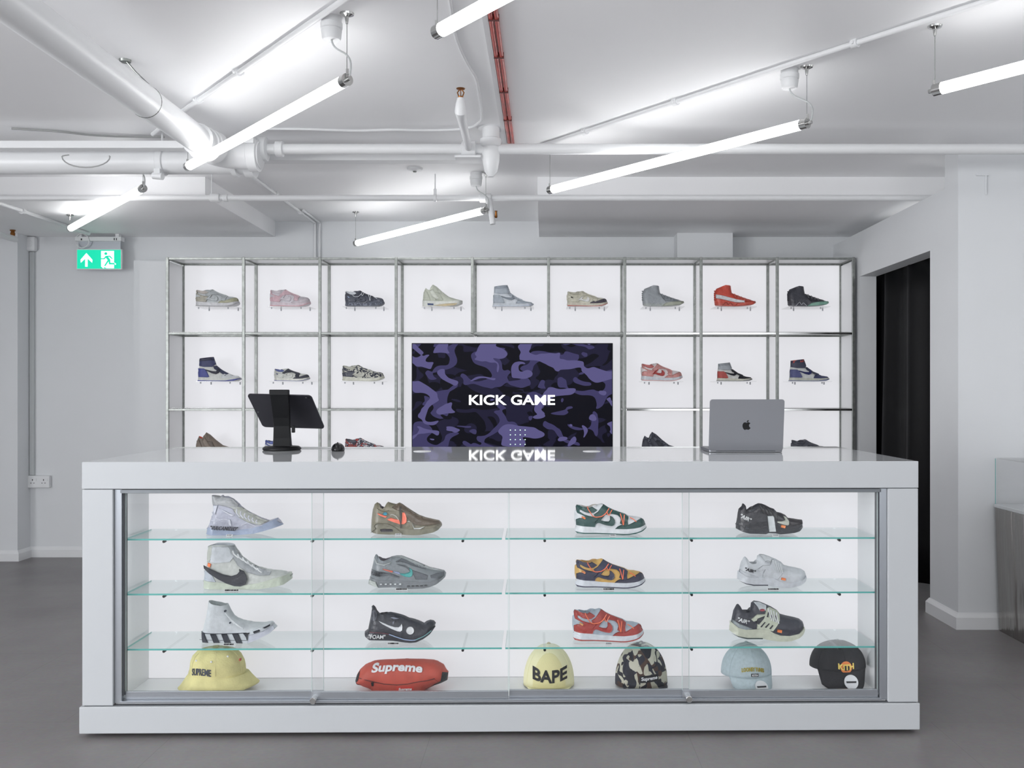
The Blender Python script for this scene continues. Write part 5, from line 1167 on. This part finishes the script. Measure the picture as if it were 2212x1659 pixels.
# light blue denim cap
md_ = mat('light_blue_denim', '#b3c2c8', .8, noise=.08, nscale=90, bump=.3, bscale=220)
t, fn, _ = cap(1612, .094, .112, .042, .16, 'pale blue denim cap with an arched yellow-lettered front, on the display floor', md_, pitch=46, blen=.062, bw=.075, f_exp=.6)
relief_text(t, 'LOONEY TUNES', fn, -.003, .076, .084, .014, mat('embroidery_yellow', '#a99a3c', .6), .03, 0, -3, -.006, .0025)
relief_poly(t, [(-.013, .050), (.015, .049), (.015, .060), (-.013, .061)], fn, M_ink, .0018, .01, 'box_label')
relief_text(t, 'KITH', fn, .001, .055, .022, .007, mat('label_white', '#e6e7ea', .5), .02, 0, -2, 0, .003)
def brim_sticker(t, x, y, z, r, pitch):
    p = math.radians(pitch); n = 26; vs = []
    nrm = Vector((0, -math.sin(p), math.cos(p))); dn = Vector((0, -math.cos(p), -math.sin(p)))
    P = [Vector((x, y, z)) + Vector((1, 0, 0)) * r * math.cos(a) + dn * r * math.sin(a) for a in [2 * PI * k / n for k in range(n)]]
    mb = MB().add([q + nrm * .0052 for q in P] + [q + nrm * .002 for q in P], [tuple(range(n)), tuple(range(n, 2 * n))[::-1]] + [(i, (i + 1) % n, (i + 1) % n + n, i + n) for i in range(n)])
    s = mb.build('size_sticker', mat('silver_sticker', '#d5d7da', .3, metal=.3), t)
    P2 = [Vector((x, y, z)) + Vector((1, 0, 0)) * (u_) + dn * v_ for u_, v_ in ((-r * .75, -r * .12), (r * .75, -r * .12), (r * .7, r * .14), (-r * .7, r * .14))]
    MB().add([q + nrm * .0056 for q in P2], [(0, 1, 2, 3)]).build('sticker_print', M_ink, t, fix=False)
brim_sticker(t, .012, -.112, .020, .024, 46)
# black cap
mk = mat('black_cotton', '#14151b', .8, noise=.15, nscale=50, bump=.25, bscale=220)
t, fn, _ = cap(1809, .103, .094, .066, .05, 'black cap with an orange round emblem, on the display floor at the right', mk, pitch=68, blen=.080, bw=.080, ry=.082, f_exp=.5, btn=M_chrome)
relief_poly(t, [(.002 + .0215 * math.cos(a), .082 + .0215 * math.sin(a)) for a in [k * PI / 14 for k in range(28)]], fn, mat('orange_patch', '#d2763a', .6), .0015, .008, 'emblem')
relief_poly(t, [(.002 + .013 * math.cos(a), .080 + .010 * math.sin(a)) for a in [k * PI / 10 for k in range(20)]], fn, mk, .0022, .008, 'emblem')
relief_text(t, 'KITH', fn, .002, .083, .058, .020, mat('embroidery_gold', '#d8bf62', .6), .03, 0, 0, .004, .0036)
brim_sticker(t, .012, -.0985, .034, .0255, 68)
# yellow bucket hat
t = empty('bucket_hat', floor_spot(470, .169), EPS - .12, 'yellow bucket hat with a wavy brim and dark arched lettering', 'hat')
mh = mat('yellow_corduroy', '#d8d094', .85, noise=.12, nscale=26, bump=.4, bscale=160)
prof = [(.147, .006), (.140, .012), (.126, .030), (.113, .048), (.104, .058), (.103, .066), (.101, .085), (.098, .104), (.089, .124), (.072, .140), (.045, .150), (.018, .1535), (.0005, .154)]
n = 64; vs = []
for j, (r, z) in enumerate(prof):
    for i in range(n):
        a = 2 * PI * i / n; w1 = .006 * math.sin(3 * a + 1) * max(0, 1 - z / .06) + .0012 * math.sin(9 * a + z * 60)
        vs.append(((r + w1) * math.cos(a), (r + w1) * .72 * math.sin(a), max(.003, z + (.016 * max(0, math.cos(a)) * (r > .105) + .006 * math.sin(2 * a + .6) * max(0, 1 - z / .05)) )))
fs = [(j * n + i, j * n + (i + 1) % n, (j + 1) * n + (i + 1) % n, (j + 1) * n + i) for j in range(len(prof) - 1) for i in range(n)]
MB().add(vs, fs).build('crown_and_brim', mh, t, smooth='all').modifiers.new('thick', 'SOLIDIFY').thickness = .0025
pz = [p[1] for p in prof]; pr = [p[0] for p in prof]
def bfn(x, z, off=0.0):
    r = float(np.interp(z, pz, pr)); return (x, -.72 * math.sqrt(max(0, r * r - x * x)) - off - .001, z)
mst = mat('pale_stitching', '#ddd6a0', .7)
for zz in (.060, .066):
    r = float(np.interp(zz, pz, pr)) + .0016
    MB().tube([(r * math.cos(a), r * .72 * math.sin(a), zz) for a in [2 * PI * k / 48 for k in range(49)]], .0006, 5).build('stitching', mst, t)
for s in range(6):
    a = -PI / 2 + .25 + s * PI / 3
    MB().tube([((float(np.interp(z, pz, pr)) + .001) * math.cos(a), (float(np.interp(z, pz, pr)) + .001) * .72 * math.sin(a), z) for z in [.066 + .086 * k / 12 for k in range(13)]], .0008, 5).build('stitching', mst, t, smooth=True)
for x_, z_ in ((-.054, .116), (.008, .117), (.058, .131)):
    c_ = Vector(bfn(x_, z_)); MB().lathe([(.0035, -.002), (.0035, .001)], (c_.x, c_.y, c_.z), 14, 'y').build('eyelet', M_white, t, smooth=True)
relief_text(t, 'SUPREME', bfn, -.030, .080, .080, .024, mat('navy_stitch', '#3a4050', .6), .015, 0, 2, -.004, .0018)
box('side_tab', mat('red_tab', '#b5483c', .6), .095, .099, -.03, -.018, .112, .120, t)
MB().lathe([(.006, .153), (.006, .157), (.001, .159)], (0, 0, 0), 14).build('top_button', mh, t, smooth=True)
# red waist bag
vw = (660, 1260, 4.609); kk = K_ / vw[2]; bx0, bz0 = 495, 1072
T = lambda p: ((p[0] - 958) * kk, (bz0 - p[1]) * kk)
outl = [(500, 985), (515, 930), (545, 880), (600, 830), (680, 797), (800, 786), (1000, 780), (1180, 783), (1300, 795), (1380, 840), (1405, 890), (1424, 905), (1415, 985), (1350, 1015), (1290, 1035), (1215, 1070), (650, 1070), (560, 1037), (507, 1022)]
P = [T(p) for p in outl]; inf = Infl(P, {15: 'b'}, lambda x, z: .052, .05)
t = empty('waist_bag', floor_spot(660 + 958 / 4.609, .165), EPS, 'red waist bag with white lettering and black ends, lying on the display floor', 'bag')
mr = mat('red_nylon', '#bd5142', .55, noise=.10, nscale=30, bump=.5, bscale=38); mr2 = mat('dark_red_nylon', '#b04638', .5, noise=.05, nscale=30, bump=.2, bscale=60)
inf.mesh(.006).build('body', mr, t, smooth='all')
gf = lambda x, z, off=0.0: (x, -inf.hw(x, z) - off - .0012, z)
relief_poly(t, [T(p) for p in [(560, 1000), (620, 960), (800, 985), (950, 995), (1110, 970), (1300, 945), (1340, 990), (1215, 1060), (660, 1062), (570, 1035)]], gf, mr2, .0012, .007, 'front_pocket')
relief_poly(t, [T(p) for p in [(502, 985), (518, 930), (548, 882), (550, 900), (540, 960), (510, 1000)]], gf, M_ink, .0015, .006, 'strap_end')
relief_poly(t, [T(p) for p in [(505, 1000), (550, 1015), (556, 1034), (508, 1022)]], gf, M_ink, .0015, .006, 'strap_end')
relief_poly(t, [T(p) for p in [(1370, 885), (1422, 908), (1414, 983), (1350, 1012), (1290, 1032), (1222, 1064), (1300, 1000), (1355, 975)]], gf, M_ink, .002, .006, 'strap_end')
relief_poly(t, [T(p) for p in [(676, 970), (704, 966), (700, 1008), (680, 1010)]], gf, M_ink, .003, .006, 'zip_pull')
for pts in ([(552, 940), (640, 950), (800, 985), (930, 995), (1040, 985), (1140, 965), (1230, 955), (1300, 935)],):
    MB().tube([gf(*T(p), .0006) for p in pts], .0016, 6).build('zip', mat('zip_dark', '#5a201c', .5), t, smooth=True)
relief_poly(t, [T(p) for p in [(925, 1010), (1095, 1005), (1095, 1066), (925, 1068)]], gf, mat('red_label', '#c23a30', .5), .002, .006, 'logo_label')
M_lw = mat('label_white', '#e6e7ea', .5)
relief_text(t, 'Supreme', gf, *T((1012, 1038)), 130 * kk, 34 * kk, M_lw, .03, .2, 2, 0, .0045)
relief_text(t, 'Supreme', gf, *T((928, 836)), 500 * kk, 92 * kk, M_lw, .035, .1, 0, -.006, .003)
